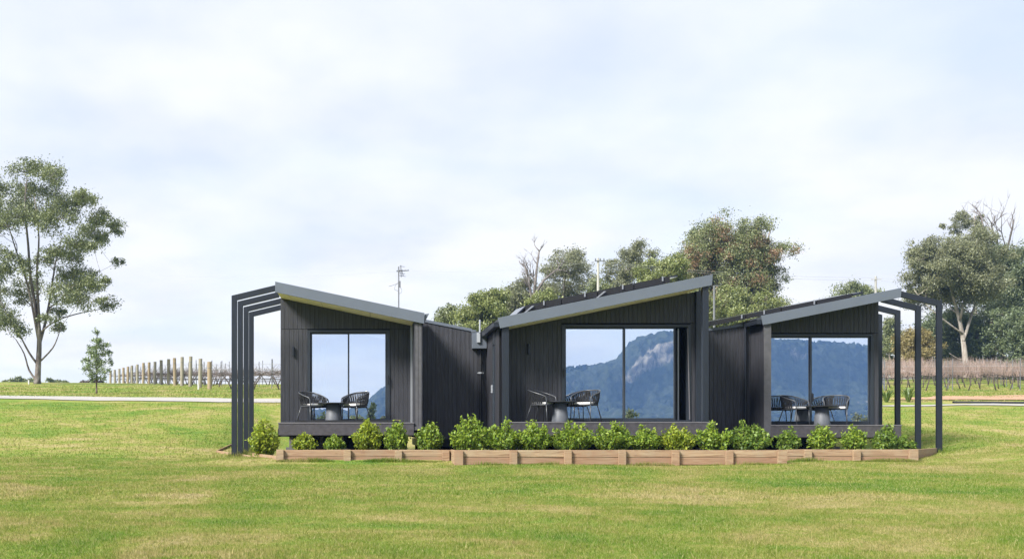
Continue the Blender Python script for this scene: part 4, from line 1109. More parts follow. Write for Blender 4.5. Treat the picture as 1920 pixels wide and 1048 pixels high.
poly_tree('wattle_tree', 'low yellow green bush tree in front of the dead tree', 84, [(975, 620), (985, 560), (1010, 545), (1040, 550), (1055, 600), (1050, 625)], 18, (12, 19), 1015, [(1015, 630), (1014, 600), (1016, 570)], M['wattle'], M['bark_dark'], 0.15, 25, 2.0, G, leaf_len=0.24, dens=1.25)
poly_tree('gum_tree', 'open crowned gum standing right of the pale concrete pole', 96, [(1130, 590), (1138, 500), (1150, 465), (1180, 452), (1215, 468), (1220, 500), (1190, 520), (1180, 590)], 24, (11, 18), 1168, [(1168, 620), (1165, 560), (1172, 500)], M['euc_grey'], M['bark'], 0.24, 26, 2.6, G, leaf_len=0.2, dens=0.8)
poly_tree('gum_tree', 'green gum filling the gap left of the biggest browning gum', 90, [(1085, 600), (1100, 530), (1130, 520), (1140, 560), (1140, 600)], 12, (12, 18), 1115, [(1115, 620), (1114, 580)], M['euc'], M['bark_dark'], 0.15, 27, 2.0, G, leaf_len=0.22)
poly_tree('wattle_tree', 'yellow green wattle above the middle solar panels', 86, [(1190, 590), (1200, 500), (1230, 478), (1262, 470), (1285, 520), (1290, 590)], 26, (13, 20), 1240, [(1240, 620), (1238, 560), (1242, 510)], M['wattle'], M['bark_dark'], 0.2, 28, 2.4, G, leaf_len=0.23, dens=1.15)
poly_tree('gum_tree', 'biggest gum of the tree line with browning leaves in its crown', 95, [(1262, 620), (1258, 500), (1280, 444), (1305, 424), (1345, 410), (1395, 414), (1430, 418), (1455, 448), (1466, 474), (1462, 520), (1455, 560), (1462, 610)], 92, (14, 25), 1385,
          [(1385, 640), (1380, 570), (1372, 510), (1378, 450)], M['euc_brown'], M['bark'], 0.45, 29, 4.0, G, leaf_len=0.2, dens=0.9,
          extra=[([PT(1384, 600, 95), PT(1410, 540, 95.8), PT(1430, 480, 96.4), PT(1445, 430, 96.6)], 0.25, 0.06), ([PT(1384, 610, 95), PT(1345, 540, 94.3), PT(1320, 470, 94), PT(1310, 430, 94)], 0.25, 0.06), ([PT(1382, 580, 95), PT(1400, 500, 94), PT(1400, 430, 93.7)], 0.2, 0.05)])
poly_tree('gum_tree', 'light green gum low beside the right post of the middle cabin', 88, [(1345, 620), (1340, 560), (1365, 525), (1400, 530), (1430, 550), (1470, 560), (1470, 620)], 24, (13, 20), 1400, [(1400, 640), (1400, 590)], M['wattle'], M['bark_dark'], 0.2, 30, 2.4, G, leaf_len=0.22, dens=0.9)
poly_tree('gum_tree', 'distant gum top showing over the right solar panels', 120, [(1540, 580), (1543, 550), (1570, 535), (1600, 530), (1630, 528), (1640, 545), (1640, 580)], 16, (9, 14), 1590, [(1590, 600), (1590, 560)], M['euc'], M['bark_dark'], 0.2, 31, 2.5, G, leaf_len=0.26, dens=0.9)

def dead_tree(label, Y, base_px, paths, r0, seed, group=None):
    rnd = random.Random(seed)
    bx = PX(base_px, Y); base = Vector((bx, Y, tz(bx, Y)))
    t = thing('dead_tree', label, 'tree', tuple(base), 0, group)
    m = MB()
    def rec(p, d, L, r, lev):
        n = 4; P = [p]; q = p.copy(); dd = d.copy()
        for i in range(n):
            dd = (dd+Vector((rnd.gauss(0, .16), rnd.gauss(0, .16), rnd.gauss(0.02, .1)))).normalized(); q = q+dd*L/n; P.append(q.copy())
        m.tube(P, [r*(1-0.7*i/n) for i in range(n+1)], 5 if lev else 7)
        if lev < 3:
            for k in range(rnd.randint(2, 4)):
                i = rnd.randint(1, n); s = Vector((rnd.gauss(0, 1), rnd.gauss(0, 1), rnd.gauss(0.3, 0.6))).normalized()
                rec(P[i], (dd+s*0.8).normalized(), L*rnd.uniform(0.45, 0.7), r*(1-0.7*i/n)*0.75+0.004, lev+1)
    for pth in paths:
        P = [PT(x, y, Y)-base for x, y in pth]
        P = [p+Vector((0, rnd.uniform(-.3, .3), 0)) for p in P]
        m.tube(P, [r0*(1-0.6*i/(len(P)-1)) for i in range(len(P))], 7)
        for i in range(1, len(P)):
            d = (P[i]-P[i-1]).normalized()
            for k in range(2):
                s = Vector((rnd.gauss(0, 1), rnd.gauss(0, 1), rnd.gauss(0.3, 0.5))).normalized()
                rec(P[i], (d+s*0.8).normalized(), (P[i]-P[i-1]).length*rnd.uniform(0.5, 0.9), r0*0.4, 1)
    m.build('trunk', M['bark_dead'], t, smooth=True)
dead_tree('bare dead grey tree with upright branches in the middle of the tree line', 91, 1000, [[(1000, 640), (997, 560), (990, 520), (984, 500)], [(998, 590), (1003, 530), (1008, 495), (1012, 470)], [(998, 560), (1020, 525), (1045, 505)]], 0.16, 3)

# right hand group
Y = 88
poly_tree('gum_tree', 'white trunked gum with a broad grey green crown beyond the right vineyard', Y, [(1704, 520), (1708, 480), (1735, 445), (1770, 432), (1830, 430), (1870, 445), (1880, 490), (1870, 540), (1830, 560), (1770, 560), (1720, 555)], 66, (14, 24), 1808,
          [(1807, 690), (1808, 650), (1804, 610), (1795, 575), (1780, 530), (1776, 480)], M['euc_grey'], M['bark_white'], 0.30, 41, 3.5, 'trees beyond the right vineyard', leaf_len=0.19, dens=0.95,
          extra=[([PT(1806, 640, Y), PT(1822, 590, Y+.5), PT(1838, 540, Y+.8), PT(1850, 480, Y+1)], 0.14, 0.04), ([PT(1804, 625, Y), PT(1770, 600, Y-.4), PT(1740, 575, Y-.6), PT(1715, 545, Y-.8)], 0.09, 0.03),
                 ([PT(1800, 600, Y), PT(1812, 540, Y-.6), PT(1815, 480, Y-1)], 0.12, 0.03), ([PT(1808, 675, Y), PT(1796, 672, Y-.2), PT(1780, 662, Y-.3)], 0.05, 0.02)])
poly_tree('gum_tree', 'dark many stemmed gum right behind the white trunked gum', 95, [(1850, 520), (1858, 460), (1885, 445), (1915, 470), (1935, 500), (1960, 560), (1955, 660), (1900, 640), (1850, 600)], 52, (14, 24), 1862,
          [(1852, 700), (1856, 640), (1870, 560), (1885, 490)], M['darkleaf'], M['bark_dark'], 0.45, 42, 3.5, 'trees beyond the right vineyard', leaf_len=0.22, dens=1.0,
          extra=[([PT(1850, 700, 95), PT(1838, 650, 95), PT(1822, 600, 95.5)], 0.3, 0.1), ([PT(1852, 695, 95), PT(1880, 620, 94.4), PT(1905, 560, 94)], 0.26, 0.06)])
poly_tree('gum_tree', 'spindly tall gum top poking above the broad crowns on the right', 100, [(1768, 425), (1772, 405), (1800, 398), (1830, 388), (1850, 400), (1855, 425), (1820, 440)], 9, (6, 11), 1830, [(1830, 690), (1828, 520), (1826, 440), (1825, 405)], M['euc_grey'], M['bark'], 0.25, 43, 1.5, 'trees beyond the right vineyard', leaf_len=0.2, dens=0.7)
dead_tree('bare twiggy treetop above the dark gum on the right', 98, 1885, [[(1880, 690), (1875, 560), (1868, 460), (1862, 425)], [(1876, 560), (1888, 470), (1900, 430)], [(1874, 520), (1850, 450), (1840, 405)]], 0.16, 9)
poly_tree('gum_tree', 'dark bushy trees massed at the right edge behind the vines', 82, [(1872, 640), (1885, 590), (1910, 565), (1960, 560), (1970, 700), (1880, 700)], 24, (14, 22), 1915, [(1915, 690), (1915, 630)], M['darkleaf'], M['bark_dark'], 0.25, 44, 2.5, 'trees beyond the right vineyard', leaf_len=0.22, dens=1.2)
poly_tree('gum_tree', 'shadowy undergrowth tree between the pergola posts and the white trunk', 97, [(1735, 700), (1730, 620), (1750, 575), (1800, 570), (1850, 600), (1850, 700)], 40, (14, 22), 1765, [(1765, 700), (1765, 640)], M['darkleaf'], M['bark_dark'], 0.22, 45, 3.0, 'trees beyond the right vineyard', leaf_len=0.24, dens=1.15)
poly_tree('shrub_tree', 'rusty orange bushy shrub seen between the black pergola posts', 86, [(1684, 690), (1688, 640), (1705, 612), (1735, 610), (1752, 640), (1752, 690)], 22, (11, 17), 1718, [(1718, 690), (1718, 650)], M['rust'], M['bark_dark'], 0.12, 46, 1.8, None, leaf_len=0.2, dens=1.2)
poly_tree('gum_tree', 'thin leafy sapling left of the rusty shrub behind the pergola', 92, [(1652, 690), (1650, 630), (1662, 590), (1680, 600), (1684, 640), (1680, 690)], 14, (9, 15), 1666, [(1666, 690), (1667, 620)], M['euc'], M['bark'], 0.12, 47, 1.5, 'trees beyond the right vineyard', leaf_len=0.2, dens=0.8)

for k, (px, w, tp, Y, lab, lf) in enumerate([
  (1660, 34, 694, 104, 'low dark undergrowth bush left of the rusty shrub behind the vines', 'darkleaf'),
  (1706, 36, 686, 102, 'low dark undergrowth bush at the foot of the rusty shrub', 'euc'),
  (1762, 36, 672, 101, 'low dark undergrowth bush left of the white gum trunk', 'darkleaf'),
  (1815, 34, 668, 103, 'low dark undergrowth bush behind the white gum trunk', 'euc_grey'),
  (1862, 34, 664, 102, 'low dark undergrowth bush between the white trunk and the right edge', 'darkleaf'),
  (1915, 42, 668, 101, 'low dark undergrowth bush nearest the right edge', 'darkleaf')]):
    poly_tree('undergrowth_bush', lab, Y, [(px-w, 735), (px-w*0.9, tp+14), (px-w*0.3, tp), (px+w*0.4, tp+2), (px+w, tp+14), (px+w, 735)], 22, (10, 15), px, [(px, 716), (px, tp+16)], M[lf], M['bark_dark'], 0.1, 90+k, 2.0, 'undergrowth behind the right vineyard', leaf_len=0.26, dens=1.2)

# young tree by the left path
Y = 54.0; bx = PX(181, Y); base = Vector((bx, Y, tz(bx, Y)-0.02))
rnd = random.Random(8); cl = []
for (x, y, r) in [(183,624,6),(178,637,8),(190,641,8),(172,650,8),(184,655,11),(199,649,8),(167,662,9),(182,670,11),(197,664,10),(206,660,5),(163,676,8),(177,685,11),(194,682,10),(205,677,6),(166,692,9),(183,698,10),(199,695,9),(174,707,8),(192,709,8),(161,684,5)]:
    cl.append((PT(x, y, Y)+Vector((0, rnd.uniform(-0.35, 0.35), 0)), r/F*Y))
tree('young_tree', 'slim young leafy tree planted beside the left gravel path', base, [base, PT(181, 715, Y), PT(181, 680, Y), PT(182, 640, Y), PT(182, 620, Y)], cl, M['young'], M['bark_dark'], 0.045, leaf_len=0.11, dens=0.62, seed=12, tip=0.008, leafw=0.42, flat=0.9)

# far trees and hedge on the left horizon
for k, (px, top_, w, Yd) in enumerate([(20, 708, 10, 150), (42, 706, 16, 155), (60, 709, 12, 150), (100, 709, 14, 160), (118, 711, 9, 150)]):
    poly_tree('far_tree', ['low round tree nearest the left edge of the far skyline', 'widest dark clump of trees on the far left skyline', 'low tree left of the big gum trunk on the far skyline', 'far skyline tree just right of the big gum trunk', 'smallest far skyline tree right of the big gum trunk'][k], Yd,
              [(px-w, 722), (px-w*0.7, top_+3), (px, top_), (px+w*0.7, top_+3), (px+w, 722)], 7, (4, 6), px, [(px, 718), (px, top_+6)], M['euc'], M['bark_dark'], 0.15, 60+k, 2.0, 'far trees on the left skyline', leaf_len=0.4, dens=1.0, tip=0.03)
poly_tree('hedge_bush', 'low maroon bush left of the young tree on the skyline', 118, [(150, 722), (152, 714), (170, 711), (194, 713), (196, 722)], 10, (4, 7), 172, [(172, 720), (172, 716)], M['maroon'], M['bark_dark'], 0.1, 70, 1.2, None, leaf_len=0.3, dens=1.3, tip=0.02)

# trees on the slope behind the camera (they show in the windows)
G = 'trees down the slope mirrored in the glass'
def mirror_tree(label, px, py, hgt_px, Yw, D, leaf, wpx, seed, n=16, conifer=False):
    d = 2*Yw+D; x = (px-VX)/F*d; ztop = ZC+(VY-py)/F*d
    gz = tz(x, -D); r = wpx/F*d/2; base = Vector((x, -D, gz-0.1)); rnd = random.Random(seed); H = ztop-gz
    cl = []
    for i in range(n):
        u = rnd.uniform(0.35, 1.0); rr = r*(1.05-u if conifer else math.sqrt(max(0.05, 1-((u-0.62)/0.45)**2)))
        a = rnd.uniform(0, 6.28); q = rnd.uniform(0.2, 0.8)
        cl.append((Vector((x+math.cos(a)*rr*q, -D+math.sin(a)*rr*q, gz+H*u*0.97)), max(0.35, r*0.32)))
    tree('slope_tree', label, base, [base, base+Vector((0, 0, H*0.4)), base+Vector((0.1, 0, H*0.75)), base+Vector((0, 0, H*0.96))], cl, leaf, M['bark_dark'], 0.2, leaf_len=0.3, dens=0.7, group=G, seed=seed)
mirror_tree('tall dark pine mirrored low in the left cabin glass', 697, 752, 40, 26.15, 62, M['darkleaf'], 22, 81, 20, True)
mirror_tree('round dark bush tree mirrored under the left cabin chairs', 612, 774, 30, 26.15, 60, M['darkleaf'], 55, 82, 18)
mirror_tree('wide dark tree mirrored beside the right chair on the left deck', 665, 776, 30, 26.15, 66, M['euc'], 60, 83, 18)
mirror_tree('dark tree mirrored in the right corner of the left cabin glass', 718, 773, 30, 26.15, 60, M['darkleaf'], 34, 84, 14)
mirror_tree('green tree mirrored at the foot of the middle cabin mullion', 1183, 766, 30, 25.1, 60, M['euc'], 44, 85, 18)
mirror_tree('low tree mirrored left of the mullion of the middle cabin', 1134, 776, 25, 25.1, 64, M['darkleaf'], 36, 86, 14)
mirror_tree('pale low tree mirrored at the right end of the right cabin glass', 1606, 776, 25, 27.05, 60, M['euc_grey'], 60, 87, 16)

# ------------------------------------------------------------------ garden shrubs
def shrub(px, w, top_py, Y, label, mat, seed, yb=None, z0=None):
    rs = np.random.RandomState(seed); rnd = random.Random(seed)
    x = PX(px, Y); zb = soil_z(x, Y)-0.02 if z0 is None else z0
    W = w*(1.30 if Y < 23.2 else 1.05)/F*Y; H = PZ(top_py, Y)-zb
    t = thing('shrub', label, 'shrub', (x, Y, zb), 0, 'leafy shrubs along the garden bed')
    st = MB(); pts = []; cl = []; ns = int(26+34*W)
    for k in range(ns):
        a = rnd.uniform(0, 6.283); q = math.sqrt(rnd.random())
        # rounded dome with uneven shoots
        zt = H*(1.0-0.42*q**2.2)*rnd.uniform(0.52, 1.0)*(1.0 if rnd.random() < 0.82 else 1.14)
        if k == 0: a, q, zt = rnd.uniform(0, 6.28), 0.25, H
        ex = Vector((math.cos(a)*q*W*0.46, math.sin(a)*q*W*0.46, zt))
        b = Vector((ex.x*0.12, ex.y*0.12, 0)); mid = Vector((ex.x*0.75, ex.y*0.75, zt*0.5))
        st.tube([b, mid, ex], [0.007, 0.005, 0.002], 4, caps=False)
        n = int(50*rnd.uniform(0.8, 1.2)*(0.5+H))
        u = rs.uniform(0.18 if q > 0.5 else 0.4, 1.0, n)
        P = np.array([b])*((1-u)**2)[:, None]+2*np.array([mid])*(u*(1-u))[:, None]+np.array([ex])*(u**2)[:, None]
        P = P+rs.normal(0, 0.030, (n, 3))*np.array([1.2, 1.2, 0.9])
        P[:, 2] = np.maximum(P[:, 2], 0.02)
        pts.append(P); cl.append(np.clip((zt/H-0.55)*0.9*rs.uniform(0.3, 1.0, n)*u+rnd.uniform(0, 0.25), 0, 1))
    tag(st.build('stems', M['twig'], t), kind='stuff')
    C = np.concatenate(pts); Q = np.concatenate(cl)
    link(bpy.data.objects.new('foliage', leaf_mesh('foliage', C, 0.080, 0.042, mat, Q, 0, 0.7, rs)), t)
    return t
SH = [
 (495, 60, 788, 24.3, 'lime green bushy shrub beside the foot of the left pergola posts', 'shrub_lime', 0.06),
 (570, 46, 812, 23.7, 'low spreading shrub at the left end of the left bed', 'shrub_lime', None),
 (627, 38, 815, 23.7, 'smallest shrub under the left cabin deck, left of the taller ones', 'shrub', None),
 (688, 60, 789, 23.65, 'loose yellow tipped shrub before the left deck, right of the smallest one', 'shrub_lime', None),
 (744, 52, 791, 23.65, 'shrub in front of the right end of the left cabin deck', 'shrub', None),
 (806, 56, 792, 23.6, 'single shrub standing before the passage at the end of the left bed', 'shrub', None),
 (883, 66, 786, 22.95, 'broad shrub at the left end of the middle bed below the rain head', 'shrub', None),
 (943, 64, 790, 22.95, 'second shrub of the middle bed, under the steel corner post', 'shrub', None),
 (1003, 64, 790, 22.95, 'shrub below the left rope chair of the middle cabin', 'shrub', None),
 (1072, 74, 788, 22.95, 'widest shrub of the middle bed, below the right rope chair', 'shrub', None),
 (1147, 68, 789, 22.95, 'shrub under the mullion of the middle cabin glass', 'shrub', None),
 (1208, 56, 797, 22.95, 'lower open shrub below the mirrored cliff in the middle glass', 'shrub', None),
 (1269, 54, 795, 22.95, 'sparse shrub below the open door edge of the middle cabin', 'shrub_lime', None),
 (1340, 62, 791, 22.95, 'round shrub at the right end of the middle deck', 'shrub', None),
 (1402, 74, 792, 22.95, 'dense wide shrub before the right passage', 'shrub_dark', None),
 (1480, 44, 799, 23.5, 'first narrow shrub under the right cabin deck, next to the fin wall', 'shrub_dark', None),
 (1540, 48, 795, 23.5, 'narrow shrub under the cone table of the right cabin', 'shrub', None),
 (1602, 44, 796, 23.5, 'narrow twin topped shrub under the right pane of the right cabin', 'shrub', None),
 (1662, 48, 799, 23.5, 'loose shrub at the right end of the right cabin deck', 'shrub_dark', None),
 (1694, 40, 818, 23.6, 'low dark shrub at the foot of the black pergola', 'shrub_dark', None),
]
for k, (px, w, tp, Y, lab, mt_, z0) in enumerate(SH): shrub(px, w, tp, Y, lab, M[mt_], 200+k, z0=z0)

# ------------------------------------------------------------------ vineyard
def vine_mesh(seed, dense):
    rnd = random.Random(seed)
    tk = MB(); cn = MB()
    zc = 0.86+rnd.uniform(-0.05, 0.05)
    lean = rnd.uniform(-0.35, 0.35) if dense else rnd.choice((-1, 1))*rnd.uniform(0.2, 0.5)
    r = 0.034 if not dense else 0.035
    tk.tube([(lean, rnd.uniform(-.08, .08), -0.05), (lean*0.5+rnd.uniform(-.06, .06), rnd.uniform(-.05, .05), zc*0.5), (0, 0, zc*0.85), (0.02, 0, zc)], [r*1.3, r, r*0.9, r*0.8], 6)
    for s in (-1, 1):
        P = [Vector((0, 0, zc-0.03))]
        for i in range(4): P.append(Vector((s*(i+1)*0.2, rnd.uniform(-.04, .04), zc+rnd.uniform(-.05, .06)*(1 if dense else 2))))
        tk.tube(P, [r*0.8, r*0.7, r*0.65, r*0.55, r*0.45], 5)
    n = 44 if dense else 30
    for k in range(n):
        x = rnd.uniform(-0.8, 0.8); L = rnd.uniform(0.45, 1.0)*(1.0 if dense else 0.75)
        d = Vector((rnd.gauss(0, 0.38), rnd.gauss(0, 0.25), 1)).normalized()
        if not dense and rnd.random() < 0.6: d = Vector((rnd.gauss(0, 1), rnd.gauss(0, 0.3), rnd.uniform(-0.5, 0.6))).normalized(); L *= 0.6
        p = Vector((x, rnd.uniform(-.05, .05), zc)); bend = Vector((rnd.gauss(0, .13), rnd.gauss(0, .1), -0.03))*(1 if dense else 2.2)
        cn.tube([p, p+d*L*0.5+bend*0.4, p+d*L+bend], [0.011, 0.008, 0.004] if dense else [0.013, 0.010, 0.005], 3, caps=False)
    return tk.mesh('vine_trunk', M['vine_wood'], True), cn.mesh('vine_canes', M['cane'] if dense else M['cane_grey'])
VL = [vine_mesh(300+i, False) for i in range(5)]
VR = [vine_mesh(320+i, True) for i in range(5)]
ROWY = [64+2.9*i for i in range(17)]
ROWX = [PX(393, 64)+(PX(207, 110)-PX(393, 64))*(i/16) for i in range(17)]
tops = [678, 672, 668, 669, 671, 673, 675, 678, 679, 680, 683, 685, 687, 689, 691, 693, 695]
pxs = [393, 375, 356.5, 341, 328, 315.5, 303, 290, 279.5, 268.5, 257.5, 247.5, 239.5, 231.5, 224, 215.5, 207]
ORD = ['first', 'second', 'third', 'fourth', 'fifth', 'sixth', 'seventh', 'eighth', 'ninth', 'tenth', 'eleventh', 'twelfth', 'thirteenth', 'fourteenth', 'fifteenth', 'sixteenth', 'last']
rv = random.Random(77)
def put_vine(x, y, kinds, name, label, group):
    tk, cn = rv.choice(kinds)
    t = thing(name, label, 'grapevine', (x, y, tz(x, y)), 0 if rv.random() < 0.5 else math.pi, group)
    s = rv.uniform(0.88, 1.12); t.scale = (s, s, s)
    link(bpy.data.objects.new('trunk', tk), t); tag(link(bpy.data.objects.new('canes', cn), t), kind='stuff')
wire_spec = []
for i in range(17):
    y = ROWY[i]; x = PX(pxs[i], y); z = tz(x, y)
    o = thing('end_post', 'round timber end post of the left vineyard, %s counted from the nearest post' % ORD[i] if i < 16 else 'thick round timber end post farthest left, half behind the young tree', 'post', (x, y, z), 0, 'timber end posts of the vineyard rows')
    o.rotation_euler = (rv.uniform(-.02, .02), rv.uniform(-.02, .02), 0)
    h = PZ(tops[i], y)-z; rr = 0.125 if i else 0.14
    MB().lathe([(rr, -0.3), (rr, h-0.015), (rr-0.02, h)], 14).build('shaft', M['post'], o)
    MB().lathe([(rr+0.006, h-0.42), (rr+0.006, h-0.395)], 14).build('wire_tie', M['galv'], o)
    # vines of the row, left part seen through and beside the left pergola
    xe_ = -3.6
    k = 0; xx = x+0.9; kv = 0
    while xx < min(xe_, x+ (9 if i < 8 else 6)) and xx < PX(540, y):
        put_vine(xx, y+rv.uniform(-.05, .05), VL, 'grapevine', 'dark pruned bare vine, %s from the end post, %s row of left vineyard' % (ORD[min(kv, 15)], 'nearest' if i == 0 else ORD[i] if i < 16 else 'farthest'), 'pruned vines of the left vineyard')
        xx += 1.6; kv += 1
for i in range(9):
    y = 62.5+2.9*i if i else 62.0
    xx = PX(1640, y)-0.5 + (i % 2)*0.7; kv = 0
    while xx < PX(1945, y):
        put_vine(xx, y+rv.uniform(-.06, .06), VR, 'grapevine', 'bare pink caned vine, %s from the pergola, %s row of right vineyard' % (ORD[min(kv, 15)], 'nearest' if i == 0 else ORD[i] if i < 8 else 'farthest'), 'unpruned vines of the right vineyard')
        xx += 1.3; kv += 1
def row_wires(label, x0, x1, y, hs, hose):
    t = thing('trellis', label, 'trellis wires', (x0, y, tz(x0, y)), 0, 'vine row trellises')
    for hh in hs:
        MB().tube([(xx-x0, 0, tz(xx, y)-tz(x0, y)+hh) for xx in np.linspace(x0, x1, 12)], 0.0035, 4).build('wire', M['wire'], t)
    for hh in hose:
        MB().tube([(xx-x0, 0, tz(xx, y)-tz(x0, y)+hh+0.01*math.sin(xx*2)) for xx in np.linspace(x0, x1, 16)], 0.014, 5).build('drip_hose', M['hose'], t)
    xx = x0+ (2.2 if x0 < 0 else 0.8)
    while xx < x1:
        hh = rv.uniform(1.75, 2.0)
        MB().tube([(xx-x0, 0, tz(xx, y)-tz(x0, y)-0.1), (xx-x0+rv.uniform(-.03, .03), 0, tz(xx, y)-tz(x0, y)+hh)], 0.027, 6).build('steel_post', M['galv'], t)
        xx += 2.6 if x0 < 0 else 4.2
for i in range(0, 17):
    y = ROWY[i]; x = PX(pxs[i], y)
    row_wires('wires, hose and thin posts of the left vineyard, %s row' % ('nearest' if i == 0 else ORD[i] if i < 16 else 'farthest'), x, min(x+9.5, PX(545, y)), y+0.02, [1.25, 1.62], [0.5])
for i in range(9):
    y = 62.5+2.9*i if i else 62.0
    row_wires('wires, hose and pale posts of the right vineyard, %s row' % ('nearest' if i == 0 else ORD[i] if i < 8 else 'farthest'), PX(1635, y), PX(1950, y), y+0.02, [1.2, 1.5], [0.42, 0.66] if i < 3 else [0.5])
sp_ = thing('marker_stake', 'short white plastic pipe standing beside the second nearest timber end post', 'stake', (PX(372, 62.5), 62.5, tz(PX(372, 62.5), 62.5)))
MB().lathe([(0.05, -0.1), (0.05, 0.33)], 10).build('pipe', M['white'], sp_); MB().lathe([(0.06, 0.331), (0.06, 0.37)], 10).build('cap', M['white'], sp_)
sp_ = thing('marker_stake', 'tiny pale stub post on the skyline left of the big gum trunk', 'stake', (PX(54, 74), 74, tz(PX(54, 74), 74)))
MB().lathe([(0.06, -0.1), (0.06, 0.3)], 8).build('pipe', M['white'], sp_)

# strap leaved clumps beside the right path
def strap_plant(px, Y, h, label, seed):
    rs = random.Random(seed); x = PX(px, Y)
    t = thing('strap_plant', label, 'plant', (x, Y, tz(x, Y)), 0, 'strap leaved clumps by the path')
    for k in range(34):
        a = rs.uniform(0, 6.28); L = h*rs.uniform(0.7, 1.15); o = rs.uniform(0.2, 0.9)
        d = Vector((math.cos(a), math.sin(a), 0)); s = Vector((-d.y, d.x, 0))*0.022
        P = [d*0.05, d*(0.05+L*o*0.35)+Vector((0, 0, L*0.55)), d*(0.05+L*o)+Vector((0, 0, L*0.95)), d*(0.05+L*o*1.35)+Vector((0, 0, L*0.9))]
        w = [1, 1.1, 0.7, 0.1]
        V = []; 
        for p, q in zip(P, w): V += [p-s*q, p+s*q]
        o_ = MB().poly(V, [(0, 1, 3, 2), (2, 3, 5, 4), (4, 5, 7, 6)]).build('leaf', M['strap'], t)
        for an, v in (('rnd', rs.random()), ('clump', rs.random()*0.5)):
            at = o_.data.attributes.new(an, 'FLOAT', 'POINT'); at.data.foreach_set('value', [v]*8)
strap_plant(1662, 42.5, 0.5, 'green strap leaved clump beside the rearmost black pergola post', 1)
strap_plant(1703, 42.5, 0.6, 'bigger strap leaved clump seen between the pergola posts', 2)
ed = thing('garden_edging', 'dark edging strip along the gravel at the right edge', 'garden edging')
V = []; n = 24
for i in range(n+1):
    x = PX(1786, 41.6)+i*0.3; V += [(x, 41.5, tz(x, 41.5)-0.02), (x, 41.5, tz(x, 41.5)+0.08), (x, 41.62, tz(x, 41.62)+0.08), (x, 41.62, tz(x, 41.62)-0.02)]
Fq = []
for i in range(n):
    for k in range(4): Fq.append((i*4+k, i*4+(k+1) % 4, (i+1)*4+(k+1) % 4, (i+1)*4+k))
MB().poly(V, Fq).build('strip', M['edging'], ed)

# white shed roof beyond the right vines
Y = 84; sh = thing('farm_shed', 'low white farm shed behind the vines left of the rusty shrub', 'shed', (PX(1668, Y), Y, tz(PX(1668, Y), Y)))
x0, x1 = PX(1640, Y)-PX(1668, Y), PX(1715, Y)-PX(1668, Y); zb = 0; z1 = PZ(690, Y)-tz(PX(1668, Y), Y); z2 = PZ(668, Y)-tz(PX(1668, Y), Y)
MB().box(x0, x1, 0, 4, 0, z1).build('wall', M['white'], sh)
MB().poly([(x0-.2, -0.3, z1), (x1+.2, -0.3, z1-0.5), (x1+.2, 2, z2-1.0), (x0-.2, 2, z2), (x1+.2, 4.3, z1-0.5), (x0-.2, 4.3, z1)], [(0, 1, 2, 3), (3, 2, 4, 5)]).build('roof', M['white'], sh)

# ------------------------------------------------------------------ poles and wires
Y = 80; x = PX(1121.5, Y); zb = tz(x, Y)
po = thing('power_pole', 'pale concrete power pole rising behind the middle solar panels', 'power pole', (x, Y, zb))
h = PZ(484, Y)-zb
MB().lathe([(0.13, -0.2), (0.095, h)], 14).build('shaft', M['concrete'], po, smooth=False)
MB().box(-0.3, 0.5, -0.14, -0.095, h-0.28, h-0.21).build('crossarm', M['galv'], po)
m = MB()
for dx_ in (-0.24, 0.15, 0.43): m.lathe([(0.035, h-0.22), (0.06, h-0.17), (0.03, h-0.12), (0.055, h-0.08), (0.02, h-0.03)], 8, (dx_, -0.125, 0))
tag(m.build('insulators', M['galv'], po), kind='stuff')
Y = 60; x = PX(1339, Y); zb = tz(x, Y)
p2 = thing('lamp_post', 'grey steel lamp post beside the right post of the middle cabin', 'lamp post', (x, Y, zb))
h = PZ(537, Y)-zb
MB().lathe([(0.075, -0.2), (0.06, h)], 12).build('shaft', M['galv'], p2)
MB().box(-0.05, 0.3, -0.06, 0.06, h, h+0.06).build('lamp_head', M['galv'], p2, bevel=0.01)
Y = 110; x = PX(1642, Y); zb = tz(x, Y)
p3 = thing('power_pole', 'thin faint pole leaning up behind the right roof ridge', 'power pole', (x, Y, zb))
h = PZ(518, Y)-zb; MB().lathe([(0.15, -0.2), (0.12, h)], 10).build('shaft', M['concrete'], p3); MB().box(-0.6, 0.6, -0.14, -0.1, h-0.4, h-0.32).build('crossarm', M['concrete'], p3)
def wire(label, pts, r=0.010):
    """sagging cable through world points"""
    V = []
    for a, b in zip(pts[:-1], pts[1:]):
        a, b = Vector(a), Vector(b)
        for k in range(10):
            u = k/10; V.append(a.lerp(b, u)-Vector((0, 0, 0.35*math.sin(math.pi*u))))
    V.append(Vector(pts[-1]))
    o = MB().tube([tuple(p) for p in V], r, 4).build('power_line', M['wire'])
    tag(o, label, 'power line', 'overhead power lines')
wire('upper overhead cable running right from the pale concrete pole', [PT(1118, 490, 80), PT(1642, 521, 110), PT(2000, 519, 104)])
wire('lower overhead cable running right from the pale concrete pole', [PT(1126, 494, 79.9), PT(1640, 526, 109.9), PT(2000, 526, 103)])
wire('faint overhead cable crossing the sky left of the pale concrete pole', [PT(300, 517, 100), PT(760, 508, 88), PT(1116, 491, 80)], 0.007)

